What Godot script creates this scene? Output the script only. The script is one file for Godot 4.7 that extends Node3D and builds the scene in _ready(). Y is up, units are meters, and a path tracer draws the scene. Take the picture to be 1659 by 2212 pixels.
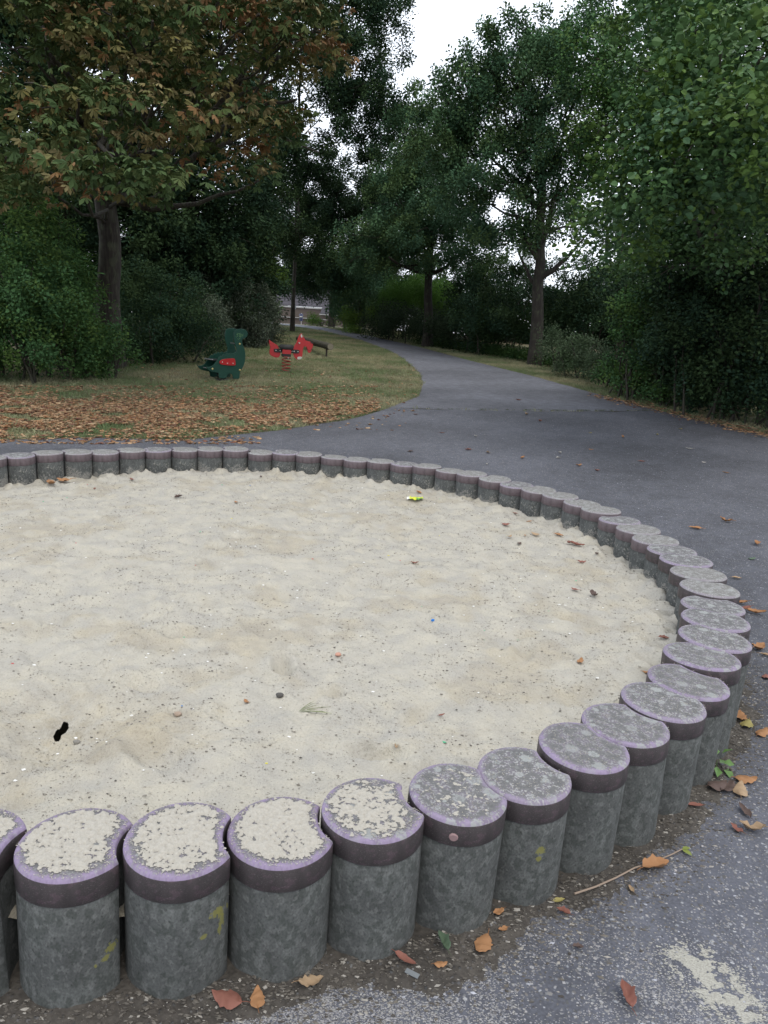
extends Node3D

# ---- measured from the photograph (its picture plane taken as 1659 x 2212) ----
const FOCAL := 1580.0
const EYE := 1.558
const PITCH := 13.84
const ROLL := 3.57
const RING := Vector2(-1.042, -4.263)      # centre of the sandbox (x, z)
const RING_R := 2.8156
const POST_TOP := 0.358
const POST_R := 0.134
const STEP := 0.241
const BITE := 0.2325     # where the notch for the next post is struck from

var rng := RandomNumberGenerator.new()
var used := {}
var mats := {}
var n_sand := FastNoiseLite.new()
var n_fine := FastNoiseLite.new()
var n_gap := FastNoiseLite.new()
var n_tone := FastNoiseLite.new()

# ------------------------------------------------------------------ helpers
func numbered(called: String) -> String:
	if not used.has(called):
		used[called] = 0
		return called
	used[called] += 1
	return "%s_%03d" % [called, used[called]]

func thing(called: String, label: String, category: String, at := Vector3.ZERO, turn := 0.0, group := "") -> Node3D:
	var o := Node3D.new()
	o.name = numbered(called)
	add_child(o)
	o.position = at
	o.rotation.y = turn
	tag(o, label, category, group)
	return o

func tag(o: Node, label: String, category: String, group := "", kind := "") -> void:
	if label: o.set_meta("label", label)
	if category: o.set_meta("category", category)
	if group: o.set_meta("group", group)
	if kind: o.set_meta("kind", kind)

func obj(called: String, mesh: Mesh, mat: Material, parent: Node = null) -> MeshInstance3D:
	var o := MeshInstance3D.new()
	o.mesh = mesh
	if mat: o.material_override = mat
	if parent == null:
		o.name = numbered(called)
		add_child(o)
	else:
		o.name = called
		parent.add_child(o, true)
	return o

func lin(r: float, g: float, b: float) -> Color:
	return Color(r, g, b).linear_to_srgb()

func flat_mat(r: float, g: float, b: float, rough := 0.8, metal := 0.0) -> StandardMaterial3D:
	var m := StandardMaterial3D.new()
	m.albedo_color = lin(r, g, b)
	m.roughness = rough
	m.metallic = metal
	return m

func vc_mat(rough := 0.8, back := 0.0) -> StandardMaterial3D:
	var m := StandardMaterial3D.new()
	m.vertex_color_use_as_albedo = true
	m.roughness = rough
	m.cull_mode = BaseMaterial3D.CULL_DISABLED
	if back > 0.0:
		m.backlight_enabled = true
		m.backlight = Color(back, back, back)
	return m

func new_st() -> SurfaceTool:
	var st := SurfaceTool.new()
	st.begin(Mesh.PRIMITIVE_TRIANGLES)
	return st

func done(st: SurfaceTool, tangents := false) -> ArrayMesh:
	st.index()
	st.generate_normals()
	if tangents: st.generate_tangents()
	return st.commit()

func tri(st: SurfaceTool, a: Vector3, b: Vector3, c: Vector3) -> void:
	st.add_vertex(a); st.add_vertex(b); st.add_vertex(c)

func quad(st: SurfaceTool, a: Vector3, b: Vector3, c: Vector3, d: Vector3) -> void:
	tri(st, a, b, c); tri(st, a, c, d)

func box(st: SurfaceTool, lo: Vector3, hi: Vector3, xf := Transform3D.IDENTITY) -> void:
	var p := []
	for k in 8:
		p.append(xf * Vector3(hi.x if k & 1 else lo.x, hi.y if k & 2 else lo.y, hi.z if k & 4 else lo.z))
	st.set_smooth_group(-1)
	quad(st, p[4], p[6], p[7], p[5]); quad(st, p[1], p[3], p[2], p[0])
	quad(st, p[0], p[2], p[6], p[4]); quad(st, p[5], p[7], p[3], p[1])
	quad(st, p[2], p[3], p[7], p[6]); quad(st, p[0], p[4], p[5], p[1])

func tube(st: SurfaceTool, pts: Array, radii: Array, sides := 8, caps := true) -> void:
	var rings := []
	var side := Vector3.ZERO
	for i in pts.size():
		var d: Vector3 = (pts[min(i + 1, pts.size() - 1)] - pts[max(i - 1, 0)]).normalized()
		if side == Vector3.ZERO:
			side = d.cross(Vector3.UP if absf(d.y) < 0.9 else Vector3.RIGHT).normalized()
		else:
			side = (side - d * side.dot(d)).normalized()
		var up := d.cross(side)
		var ring := []
		for k in sides:
			var a := TAU * k / sides
			ring.append(pts[i] + (side * cos(a) + up * sin(a)) * radii[i])
		rings.append(ring)
	st.set_smooth_group(1)
	for i in pts.size() - 1:
		for k in sides:
			var k2 := (k + 1) % sides
			quad(st, rings[i][k], rings[i + 1][k], rings[i + 1][k2], rings[i][k2])
	if caps:
		st.set_smooth_group(-1)
		for k in sides:
			var k2 := (k + 1) % sides
			tri(st, pts[0], rings[0][k], rings[0][k2])
			tri(st, pts[-1], rings[-1][k2], rings[-1][k])

func slab(st: SurfaceTool, outline: PackedVector2Array, thick: float, bevel := 0.006) -> void:
	# an upright board in the local xy plane, its thickness along z, with chamfered edges
	var o := outline
	if Geometry2D.is_polygon_clockwise(o):
		o.reverse()
	var inner := Geometry2D.offset_polygon(o, -bevel)
	var idx := Geometry2D.triangulate_polygon(o)
	st.set_smooth_group(-1)
	var h := thick * 0.5
	if inner.size() == 1 and inner[0].size() >= 3:
		var f: PackedVector2Array = inner[0]
		if Geometry2D.is_polygon_clockwise(f): f.reverse()
		var fi := Geometry2D.triangulate_polygon(f)
		for s in [-1.0, 1.0]:
			for t in range(0, fi.size(), 3):
				tri(st, Vector3(f[fi[t]].x, f[fi[t]].y, h * s), Vector3(f[fi[t + 1]].x, f[fi[t + 1]].y, h * s), Vector3(f[fi[t + 2]].x, f[fi[t + 2]].y, h * s))
			# chamfer: join outer to its nearest inner point
			for k in o.size():
				var a := o[k]
				var b := o[(k + 1) % o.size()]
				var ia := nearest(f, a)
				var ib := nearest(f, b)
				var z2: float = (h - bevel) * s
				tri(st, Vector3(a.x, a.y, z2), Vector3(b.x, b.y, z2), Vector3(ib.x, ib.y, h * s))
				tri(st, Vector3(a.x, a.y, z2), Vector3(ib.x, ib.y, h * s), Vector3(ia.x, ia.y, h * s))
		h -= bevel
	else:
		for s in [-1.0, 1.0]:
			for t in range(0, idx.size(), 3):
				tri(st, Vector3(o[idx[t]].x, o[idx[t]].y, h * s), Vector3(o[idx[t + 1]].x, o[idx[t + 1]].y, h * s), Vector3(o[idx[t + 2]].x, o[idx[t + 2]].y, h * s))
	for k in o.size():
		var a := o[k]
		var b := o[(k + 1) % o.size()]
		quad(st, Vector3(a.x, a.y, -h), Vector3(a.x, a.y, h), Vector3(b.x, b.y, h), Vector3(b.x, b.y, -h))

func nearest(f: PackedVector2Array, p: Vector2) -> Vector2:
	var best := f[0]
	for q in f:
		if q.distance_squared_to(p) < best.distance_squared_to(p): best = q
	return best

func smooth_outline(pts: Array, per := 3) -> PackedVector2Array:
	# Catmull-Rom through the measured points
	var out := PackedVector2Array()
	var n := pts.size()
	for i in n:
		var p0: Vector2 = pts[(i + n - 1) % n]
		var p1: Vector2 = pts[i]
		var p2: Vector2 = pts[(i + 1) % n]
		var p3: Vector2 = pts[(i + 2) % n]
		for k in per:
			out.append(p1.cubic_interpolate(p2, p0, p3, float(k) / per))
	return out

# ------------------------------------------------------------------ terrain and rays
func land(x: float, z: float) -> float:
	var d := -z - 8.5
	var y := 0.0235 * (d + sqrt(d * d + 2.0)) - 0.0016
	if d > 30.0:
		y -= 0.047 * 0.5 * ((d - 36.0) + sqrt((d - 36.0) * (d - 36.0) + 30.0)) - 0.0499
	if d > 70.0:
		y -= 1.5 * smoothstep(70.0, 88.0, d)
	return y

func sand_y(x: float, z: float) -> float:
	var p := Vector2(x, z) - RING
	var r := p.length()
	var y := 0.155 - 0.065 * smoothstep(-0.4, -2.4, p.x) * smoothstep(0.0, -2.0, p.y) + 0.03 * smoothstep(1.6, 2.6, r) * smoothstep(-0.5, 1.2, p.x) + 0.020 * n_sand.get_noise_2d(x * 0.8, z * 0.8) + 0.020 * n_sand.get_noise_2d(x * 3.0 + 40.0, z * 3.0) + 0.014 * n_sand.get_noise_2d(x * 9.0, z * 9.0 + 90.0)
	y += 0.006 * n_fine.get_noise_2d(x * 30.0, z * 30.0) + 0.0025 * n_fine.get_noise_2d(x * 80.0, z * 80.0)
	# drifted up between the posts at the back, trodden low near the left
	y += 0.035 * smoothstep(2.35, 2.75, r) * maxf(0.0, n_sand.get_noise_2d(x * 5.0, z * 5.0) * 2.0 + 0.3)
	for h in hollows:
		var dx: float = x - h[0]
		var dz: float = z - h[1]
		var c := cos(h[5]); var s := sin(h[5])
		var u: float = (dx * c + dz * s) / h[2]
		var v: float = (-dx * s + dz * c) / h[3]
		var q := u * u + v * v
		if q < 4.0:
			y -= 1.35 * h[4] * exp(-q * 1.6) - h[4] * 0.5 * exp(-(sqrt(q) - 1.15) * (sqrt(q) - 1.15) * 9.0)
	return y

var hollows := []

func soil_y(pp: Vector2) -> float:
	var rr := (pp - RING).length()
	if rr > 3.4: return -0.01
	var nn := n_sand.get_noise_2d(pp.x * 2.2, pp.y * 2.2) + 0.6 * n_sand.get_noise_2d(pp.x * 9.0, pp.y * 9.0) + 0.25 * n_fine.get_noise_2d(pp.x * 40.0, pp.y * 40.0)
	return 0.014 - 0.15 * maxf(0.0, rr - 2.93) + 0.012 * nn + 0.005 * n_fine.get_noise_2d(pp.x * 25.0, pp.y * 25.0)

func floor_y(x: float, z: float) -> float:
	if (Vector2(x, z) - RING).length() < RING_R - 0.13:
		return sand_y(x, z)
	return land(x, z) + maxf(0.0, soil_y(Vector2(x, z)))

func ray(px: float, py: float) -> Vector3:
	var u := (px - 829.5) / FOCAL
	var v := -(py - 1106.0) / FOCAL
	var c := cos(deg_to_rad(ROLL)); var s := sin(deg_to_rad(ROLL))
	var x := c * u - s * v
	var y := s * u + c * v
	var cp := cos(deg_to_rad(PITCH)); var sp := sin(deg_to_rad(PITCH))
	return Vector3(x, y * cp - sp, -(cp + y * sp))

func on_floor(px: float, py: float) -> Vector3:
	var d := ray(px, py)
	var eye := Vector3(0, EYE, 0)
	var t := 0.8
	while t < 90.0:
		var p := eye + d * t
		if p.y <= floor_y(p.x, p.z) if p.y < 0.3 or p.z < -11.0 else false:
			t -= 0.1
			while true:
				p = eye + d * t
				if p.y <= floor_y(p.x, p.z): return Vector3(p.x, floor_y(p.x, p.z), p.z)
				t += 0.003
		t += 0.1
	return eye + d * 40.0

func at_depth(px: float, py: float, depth: float) -> Vector3:
	var d := ray(px, py)
	return Vector3(0, EYE, 0) + d * (depth / -d.z)

# ------------------------------------------------------------------ textures
func noise_bytes(size: int, freq: float, sd: int, octaves := 4, kind := FastNoiseLite.TYPE_SIMPLEX_SMOOTH) -> PackedByteArray:
	var n := FastNoiseLite.new()
	n.seed = sd
	n.noise_type = kind
	n.frequency = freq
	n.fractal_octaves = octaves
	var im := n.get_seamless_image(size, size, false, false, 0.12)
	im.convert(Image.FORMAT_L8)
	return im.get_data()

func tex(data: PackedByteArray, w: int, h: int) -> ImageTexture:
	var im := Image.create_from_data(w, h, false, Image.FORMAT_RGB8, data)
	im.generate_mipmaps()
	return ImageTexture.create_from_image(im)

func normal_tex(height: PackedByteArray, w: int, h: int, strength: float) -> ImageTexture:
	var im := Image.create_from_data(w, h, false, Image.FORMAT_L8, height)
	im.convert(Image.FORMAT_RGBA8)
	im.bump_map_to_normal_map(strength)
	return ImageTexture.create_from_image(im)

func b8(lin_value: float) -> int:
	return clampi(int(pow(clampf(lin_value, 0.0, 1.0), 1.0 / 2.2) * 255.0), 0, 255)

func asphalt_mat(sd: int, base: Color, pale: float, chips: int, size := 1536) -> StandardMaterial3D:
	# bitumen with stone chips of all tones stamped into it; two metres to the tile
	var r := RandomNumberGenerator.new()
	r.seed = sd
	var data := PackedByteArray(); data.resize(size * size * 3)
	var hgt := PackedByteArray(); hgt.resize(size * size)
	var na := noise_bytes(size, 0.01, sd + 1, 3)
	var nb := noise_bytes(size, 0.12, sd + 2, 3)
	for i in size * size:
		var k := 0.62 + 0.38 * (na[i] / 255.0) + 0.5 * (nb[i] / 255.0 - 0.5)
		data[i * 3] = b8(base.r * k); data[i * 3 + 1] = b8(base.g * k); data[i * 3 + 2] = b8(base.b * k)
		hgt[i] = int(60 + nb[i] * 0.3)
	var px_m := size / 2.0
	for c in chips:
		var cx := r.randf() * size; var cy := r.randf() * size
		var rad := (0.0016 + 0.0052 * r.randf() * r.randf()) * px_m
		var asp := 0.55 + 0.45 * r.randf()
		var ang := r.randf() * TAU
		var ca := cos(ang); var sa := sin(ang)
		var tone := base.g * (0.7 + 1.5 * pow(r.randf(), 1.7))
		if r.randf() < pale: tone = 0.18 + 0.30 * r.randf()
		var warm := r.randf_range(-0.06, 0.06)
		var cr := b8(tone * (1.0 + warm)); var cg := b8(tone); var cb := b8(tone * (1.04 - warm))
		var R := int(ceil(rad))
		for dy in range(-R, R + 1):
			for dx in range(-R, R + 1):
				var u := (dx * ca + dy * sa) / rad
				var v := (-dx * sa + dy * ca) / (rad * asp)
				var q := u * u + v * v
				if q <= 1.0:
					var i := posmod(int(cy) + dy, size) * size + posmod(int(cx) + dx, size)
					data[i * 3] = cr; data[i * 3 + 1] = cg; data[i * 3 + 2] = cb
					hgt[i] = int(150 + 70 * (1.0 - q))
	var m := StandardMaterial3D.new()
	m.albedo_texture = tex(data, size, size)
	m.normal_enabled = true
	m.normal_texture = normal_tex(hgt, size, size, 2.5)
	m.normal_scale = 0.7
	m.roughness = 0.82
	m.vertex_color_use_as_albedo = true
	return m

func sand_mat(size := 1024) -> StandardMaterial3D:
	var data := PackedByteArray(); data.resize(size * size * 3)
	var na := noise_bytes(size, 0.006, 31, 4)
	var nb := noise_bytes(size, 0.09, 32, 4)
	var nc := noise_bytes(size, 0.35, 33, 2)
	var hgt := PackedByteArray(); hgt.resize(size * size)
	for i in size * size:
		var k := 0.86 + 0.2 * (na[i] / 255.0) + 0.16 * (nb[i] / 255.0 - 0.5) + 0.22 * (nc[i] / 255.0 - 0.5)
		var w := na[i] / 255.0 - 0.5
		if nb[i] < 62 and nc[i] < 120: k *= 0.72
		data[i * 3] = b8((0.462 + 0.01 * w) * k); data[i * 3 + 1] = b8(0.437 * k); data[i * 3 + 2] = b8((0.378 - 0.03 * w) * k)
		hgt[i] = int(nb[i] * 0.55 + nc[i] * 0.45)
	var m := StandardMaterial3D.new()
	m.albedo_texture = tex(data, size, size)
	m.normal_enabled = true
	m.normal_texture = normal_tex(hgt, size, size, 5.0)
	m.normal_scale = 0.9
	m.roughness = 0.95
	m.vertex_color_use_as_albedo = true
	return m

func cap_outline_dist(x: float, y: float) -> float:
	return minf(POST_R - sqrt(x * x + y * y), sqrt((x - BITE) * (x - BITE) + y * y) - (POST_R + 0.003))

func cap_top_tex(sd: int, purple: float, lichen: float, size := 256) -> ImageTexture:
	var a := noise_bytes(size, 0.031, sd, 4)
	var b := noise_bytes(size, 0.125, sd + 1, 4)
	var c := noise_bytes(size, 0.045, sd + 2, 3, FastNoiseLite.TYPE_CELLULAR)
	var r := RandomNumberGenerator.new()
	r.seed = sd * 7 + 1
	# round crustose lichen patches
	var spots := []
	for k in int(34 * lichen):
		var q := Vector2.from_angle(r.randf() * TAU) * 0.145 * sqrt(r.randf())
		spots.append([q.x, q.y, 0.003 + 0.020 * r.randf() * r.randf(), r.randf(), r.randf_range(0.3, 0.9)])
	var lt := PackedFloat32Array(); lt.resize(size * size)
	for s in spots:
		var R := int(s[2] * 1.5 / 0.32 * size) + 1
		var cx := int((s[0] / 0.32 + 0.5) * size); var cy := int((s[1] / 0.32 + 0.5) * size)
		for dy in range(-R, R + 1):
			for dx in range(-R, R + 1):
				var xx := cx + dx; var yy := cy + dy
				if xx < 0 or yy < 0 or xx >= size or yy >= size: continue
				var i := yy * size + xx
				var d: float = sqrt(dx * dx + dy * dy) * 0.32 / size / s[2] + (b[i] / 255.0 - 0.5) * 0.9
				if d < 1.0:
					lt[i] = maxf(lt[i], s[4] * (1.0 if d > 0.55 or s[3] < 0.5 else 0.55))
	var data := PackedByteArray(); data.resize(size * size * 3)
	for yy in size:
		for xx in size:
			var i := yy * size + xx
			var x := (float(xx) / size - 0.5) * 0.32
			var y := (float(yy) / size - 0.5) * 0.32
			var d := cap_outline_dist(x, y)
			var na := a[i] / 255.0; var nb := b[i] / 255.0
			var k := 0.75 + 0.5 * nb
			var col := (Vector3(0.145, 0.144, 0.145) if purple > 0.5 else Vector3(0.20, 0.196, 0.186)) * k * (0.75 + 0.5 * na)
			# worn violet edge: the pigment shows where feet rub the grime off
			var edge := smoothstep(0.022 if purple > 0.5 else 0.012, 0.003, d + (nb - 0.5) * 0.022 + (na - 0.5) * 0.02)
			var vio := Vector3(0.285, 0.225, 0.345).lerp(Vector3(0.30, 0.285, 0.285), 1.0 - purple)
			col = col.lerp(vio * (0.8 + 0.35 * nb), edge * (0.55 + 0.4 * purple))
			col = col.lerp(Vector3(0.155, 0.12, 0.18) * k, 0.35 * purple * smoothstep(0.45, 0.7, na))
			# pale crust
			if nb > 0.56 and c[i] > 80 and na > 0.46: col = col.lerp(Vector3(0.36, 0.36, 0.355), minf(0.85, 0.65 * lichen))
			if lt[i] > 0.0: col = col.lerp(Vector3(0.31, 0.325, 0.315), lt[i])
			data[i * 3] = b8(col.x); data[i * 3 + 1] = b8(col.y); data[i * 3 + 2] = b8(col.z)
	return tex(data, size, size)

func cap_side_tex(sd: int, purple: float) -> ImageTexture:
	var w := 512; var h := 512
	var a := noise_bytes(512, 0.02, sd, 4)
	var b := noise_bytes(512, 0.15, sd + 5, 3)
	var data := PackedByteArray(); data.resize(w * h * 3)
	for y in h:
		for x in w:
			var i := y * w + x
			var streak := a[posmod(y / 9, h) * w + x] / 255.0
			var k := 0.6 + 0.55 * streak + 0.5 * (b[i] / 255.0 - 0.5)
			var col := (Vector3(0.068, 0.056, 0.058) if purple > 0.5 else Vector3(0.15, 0.118, 0.13)) * k  # second tone is paler: the lit inner face painted into the back caps
			var q: float = a[posmod(i * 1 + 7000, w * h)] / 255.0
			if q > 0.62: col = col.lerp(Vector3(0.125, 0.082, 0.10) * k, 0.5)
			if b[i] > 205: col = col.lerp(Vector3(0.22, 0.21, 0.2), 0.6)
			data[i * 3] = b8(col.x); data[i * 3 + 1] = b8(col.y); data[i * 3 + 2] = b8(col.z)
	return tex(data, w, h)

func body_tex(sd: int, yellow: Array) -> ImageTexture:
	# u runs round the post from its notch, v from the cap down; the sandbox side is v-dusted with dry sand
	var w := 640; var h := 240
	var a := noise_bytes(640, 0.034, sd, 5)
	var b := noise_bytes(640, 0.16, sd + 3, 3)
	var c := noise_bytes(640, 0.05, sd + 9, 4)
	var c2 := noise_bytes(640, 0.009, sd + 21, 3)
	var data := PackedByteArray(); data.resize(w * h * 3)
	for y in h:
		for x in w:
			var i := y * w + x
			var na := a[i] / 255.0; var nb := b[i] / 255.0; var nc := c[i] / 255.0
			var k := 0.62 + 0.76 * nb
			var low := c2[i] / 255.0
			var col := Vector3(0.088, 0.094, 0.092) * k * (0.62 + 0.8 * low)
			# algae and soot blotches with ragged outlines, pale scuffs, pores
			var dark := smoothstep(0.50, 0.66, na + (low - 0.5) * 0.5)
			col = col.lerp(Vector3(0.036, 0.043, 0.038) * k, dark * 0.55)
			if nc > 0.58: col = col.lerp(Vector3(0.155, 0.16, 0.157) * k, smoothstep(0.58, 0.74, nc) * 0.5)
			var run := a[posmod(y / 7 + 40, 640) * w + x] / 255.0
			col *= 0.85 + 0.3 * run
			if nb > 0.83 or (nb < 0.2 and nc > 0.5): col *= 0.55
			# sand splashed up on the sandbox side (angle 90 degrees of the local frame)
			var ang := float(x) / w * 360.0
			var inner := smoothstep(45.0, 0.0, absf(ang - 90.0) - 45.0)
			var lowp := float(y) / h + (na - 0.5) * 0.25
			if inner > 0.0:
				# dry sand stuck on in ragged splashes
				if lowp + (low - 0.5) * 0.5 + (nb - 0.5) * 0.5 + (nc - 0.5) * 0.4 > 0.30 and inner > 0.35 + (nb - 0.5) * 0.5:
					col = col.lerp(Vector3(0.26, 0.25, 0.228) * k, 0.75)
			for s in yellow:
				var dx: float = (x - s[0] * w) / (s[2] * w)
				var dy: float = (y - s[1] * h) / (s[3] * h)
				var q := sqrt(dx * dx + dy * dy) + (nb - 0.5) * 1.1 + (nc - 0.5) * 0.8
				if q < 1.0 and (s[4] < 0.5 or q > 0.35 or dx > 0.0):
					col = col.lerp(Vector3(0.22, 0.21, 0.05), 0.75)
			data[i * 3] = b8(col.x); data[i * 3 + 1] = b8(col.y); data[i * 3 + 2] = b8(col.z)
	return tex(data, w, h)

func bark_mat(sd: int, r: float, g: float, b: float) -> StandardMaterial3D:
	var size := 256
	var a := noise_bytes(size, 0.05, sd, 4)
	var c := noise_bytes(size, 0.012, sd + 1, 3)
	var data := PackedByteArray(); data.resize(size * size * 3)
	var hgt := PackedByteArray(); hgt.resize(size * size)
	for y in size:
		for x in size:
			var i := y * size + x
			var v := a[posmod(int(y * 0.22), size) * size + x] / 255.0
			var k := 0.5 + 0.9 * v + 0.5 * (c[i] / 255.0 - 0.5)
			var moss := smoothstep(0.55, 0.7, c[i] / 255.0) * 0.4
			data[i * 3] = b8(lerpf(r, 0.09, moss) * k); data[i * 3 + 1] = b8(lerpf(g, 0.11, moss) * k); data[i * 3 + 2] = b8(lerpf(b, 0.06, moss) * k)
			hgt[i] = int(v * 255)
	var m := StandardMaterial3D.new()
	m.albedo_texture = tex(data, size, size)
	m.normal_enabled = true
	m.normal_texture = normal_tex(hgt, size, size, 8.0)
	m.uv1_triplanar = true
	m.uv1_scale = Vector3(1.6, 0.8, 1.6)
	m.roughness = 0.95
	return m

# ------------------------------------------------------------------ leaves
func leaf_shape(st: SurfaceTool, base: Vector3, dir: Vector3, nrm: Vector3, length: float, width: float, fold := 0.15, seg := 1, widest := 0.45) -> void:
	dir = dir.normalized()
	var side := dir.cross(nrm).normalized()
	var up := side.cross(dir).normalized()
	if seg <= 1:
		var m := base + dir * length * widest
		var l := m + side * width * 0.5 + up * width * fold
		var r := m - side * width * 0.5 + up * width * fold
		var tip := base + dir * length - up * length * 0.06
		tri(st, base, l, tip); tri(st, base, tip, r)
		return
	var prev := [base, base, base]
	for k in range(1, seg + 1):
		var s := float(k) / seg
		var w := width * 0.5 * pow(sin(PI * pow(s, log(0.5) / log(widest))), 0.75)
		if k == seg: w = 0.0
		var mid := base + dir * length * s - up * length * 0.16 * s * s
		var cur := [mid + side * w + up * w * fold * 2.0, mid, mid - side * w + up * w * fold * 2.0]
		tri(st, prev[1], prev[0], cur[0]); tri(st, prev[1], cur[0], cur[1])
		tri(st, prev[1], cur[1], cur[2]); tri(st, prev[1], cur[2], prev[2])
		prev = cur

func rdir(r: RandomNumberGenerator) -> Vector3:
	var z := r.randf_range(-1.0, 1.0)
	var a := r.randf() * TAU
	var q := sqrt(1.0 - z * z)
	return Vector3(q * cos(a), z, q * sin(a))

# a sprig: twig with leaves; returns [mesh, leaf area]
func sprig(sd: int, leaves: int, length: float, leaf_len: float, leaf_w: float, seg: int, widest := 0.45, spread := 1.0, droop := 0.3) -> Array:
	var r := RandomNumberGenerator.new()
	r.seed = sd
	var st := new_st()
	st.set_color(Color.WHITE)
	st.set_smooth_group(-1)
	for k in leaves:
		var s := (k + 0.5) / leaves
		var a := k * 2.4 + r.randf_range(-0.4, 0.4)
		var p := Vector3(cos(a) * 0.25, 0, sin(a) * 0.25) * length * spread * (1.0 - s * 0.5) + Vector3(0, s * length - length * 0.5, 0)
		var d := Vector3(cos(a), r.randf_range(-droop, 0.55) + (s - 0.5), sin(a))
		var nrm := (Vector3.UP + rdir(r) * 0.75).normalized()
		var sc := r.randf_range(0.75, 1.15)
		var t := r.randf_range(0.78, 1.2)
		st.set_color(Color(t, t, t * r.randf_range(0.85, 1.1)))
		leaf_shape(st, p, d, nrm, leaf_len * sc, leaf_w * sc, 0.16, seg, widest)
	return [done(st), leaves * leaf_len * leaf_w * 0.55 * 0.55]

func palmate_sprig(sd: int) -> Array:
	# two or three horse-chestnut leaves, each of five to seven leaflets hanging from one point
	var r := RandomNumberGenerator.new()
	r.seed = sd
	var st := new_st()
	st.set_smooth_group(-1)
	var total := 0.0
	for k in 3:
		var a := k * TAU / 3.0 + r.randf()
		var c := Vector3(cos(a), r.randf_range(-0.15, 0.2), sin(a)) * 0.15
		var n := r.randi_range(5, 7)
		var nrm := (Vector3.UP + rdir(r) * 0.5).normalized()
		var head := Vector3(cos(a), -0.2, sin(a))
		var sidev := head.cross(nrm).normalized()
		var hd := nrm.cross(sidev).normalized() * -1.0
		if hd.dot(head) < 0.0: hd = -hd
		var t := r.randf_range(0.75, 1.2)
		for j in n:
			var q := (j - (n - 1) * 0.5) / n * 4.2
			var d := (hd * cos(q) + sidev * sin(q) - Vector3.UP * r.randf_range(0.15, 0.6)).normalized()
			var L := 0.16 * (1.0 - 0.10 * absf(q)) * r.randf_range(0.8, 1.1)
			var u := t * r.randf_range(0.85, 1.15)
			st.set_color(Color(u, u * r.randf_range(0.9, 1.05), u * r.randf_range(0.8, 1.0)))
			leaf_shape(st, c, d, (nrm + rdir(r) * 0.35).normalized(), L, L * 0.40, 0.12, 3, 0.66)
			total += L * L * 0.40 * 0.55 * 0.6
	return [done(st), total]

func crown(called: String, parent: Node, kind: Array, mat: Material, lobes: Array, palette: Array, opt := {}) -> MultiMeshInstance3D:
	# lobes: [centre, radii, tau]; tau is how many leaf layers a sight line meets
	var sd: int = opt.get("seed", 1)
	var r := RandomNumberGenerator.new()
	r.seed = sd * 977 + 13
	var gap: float = opt.get("gap", 0.0)
	var gf: float = opt.get("gap_freq", 0.8)
	var shell: float = opt.get("shell", 0.42)
	var layer: float = opt.get("layer", 1.0)
	var smin: float = opt.get("smin", 0.75)
	var smax: float = opt.get("smax", 1.25)
	var tilt: float = opt.get("tilt", 0.9)
	var floor_clip: bool = opt.get("floor", true)
	var buf := PackedFloat32Array()
	var area: float = kind[1]
	var sm := (smin + smax) * 0.5
	var rc: float = opt.get("clump", 0.5)
	var per: int = opt.get("per", 13)
	var squash: float = opt.get("squash", 0.55)
	for L in lobes:
		var c: Vector3 = L[0]
		var e: Vector3 = L[1]
		var n := int(L[2] * PI * e.x * maxf(e.y, e.z * 0.5) / (area * sm * sm))
		var m := maxi(3, n / per)
		var k := 0
		var tries := 0
		while k < m and tries < m * 5:
			tries += 1
			var d := rdir(r)
			var q := pow(r.randf(), shell)
			var cp := c + Vector3(d.x * e.x, d.y * e.y, d.z * e.z) * q * (1.0 + 0.25 * n_gap.get_noise_3d(d.x * 2.3 + c.x, d.y * 2.3 + c.y, d.z * 2.3 + sd))
			if floor_clip and cp.y < land(cp.x, cp.z) + 0.05: continue
			if n_gap.get_noise_3d(cp.x * gf + sd * 7.0, cp.y * gf * layer, cp.z * gf) < gap * 0.55 - 0.55 * (1.0 - gap): continue
			k += 1
			var cs := rc * r.randf_range(0.6, 1.35)
			var lean := Basis(Vector3(r.randf_range(-1, 1), 0, r.randf_range(-1, 1.001)).normalized(), r.randf_range(0.0, 0.5))
			var cc: Color = palette[r.randi() % palette.size()]
			for j in per:
				var o := rdir(r) * pow(r.randf(), 0.45) * cs
				o.y *= squash
				var p := cp + lean * o
				if floor_clip and p.y < land(p.x, p.z) + 0.03: continue
				var s := r.randf_range(smin, smax)
				var bs := Basis(Vector3.UP, r.randf() * TAU) * Basis(Vector3(1, 0, 0), r.randf_range(-tilt, tilt)) * Basis(Vector3(0, 0, 1), r.randf_range(-tilt, tilt))
				bs = bs.scaled(Vector3(s, s, s))
				var c2: Color = cc if r.randf() < 0.75 else palette[r.randi() % palette.size()]
				var v := r.randf_range(0.85, 1.15)
				buf.append_array(PackedFloat32Array([bs.x.x, bs.y.x, bs.z.x, p.x, bs.x.y, bs.y.y, bs.z.y, p.y, bs.x.z, bs.y.z, bs.z.z, p.z, c2.r * v, c2.g * v, c2.b * v, 1.0]))
	return copies(called, parent, kind[0], mat, buf)

func copies(called: String, parent: Node, mesh: Mesh, mat: Material, buf: PackedFloat32Array) -> MultiMeshInstance3D:
	var mm := MultiMesh.new()
	mm.transform_format = MultiMesh.TRANSFORM_3D
	mm.use_colors = true
	mm.mesh = mesh
	mm.instance_count = buf.size() / 16
	mm.buffer = buf
	var o := MultiMeshInstance3D.new()
	o.multimesh = mm
	o.material_override = mat
	if parent:
		o.name = called
		parent.add_child(o, true)
		o.global_transform = Transform3D.IDENTITY
	else:
		o.name = numbered(called)
		add_child(o)
	return o

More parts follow.
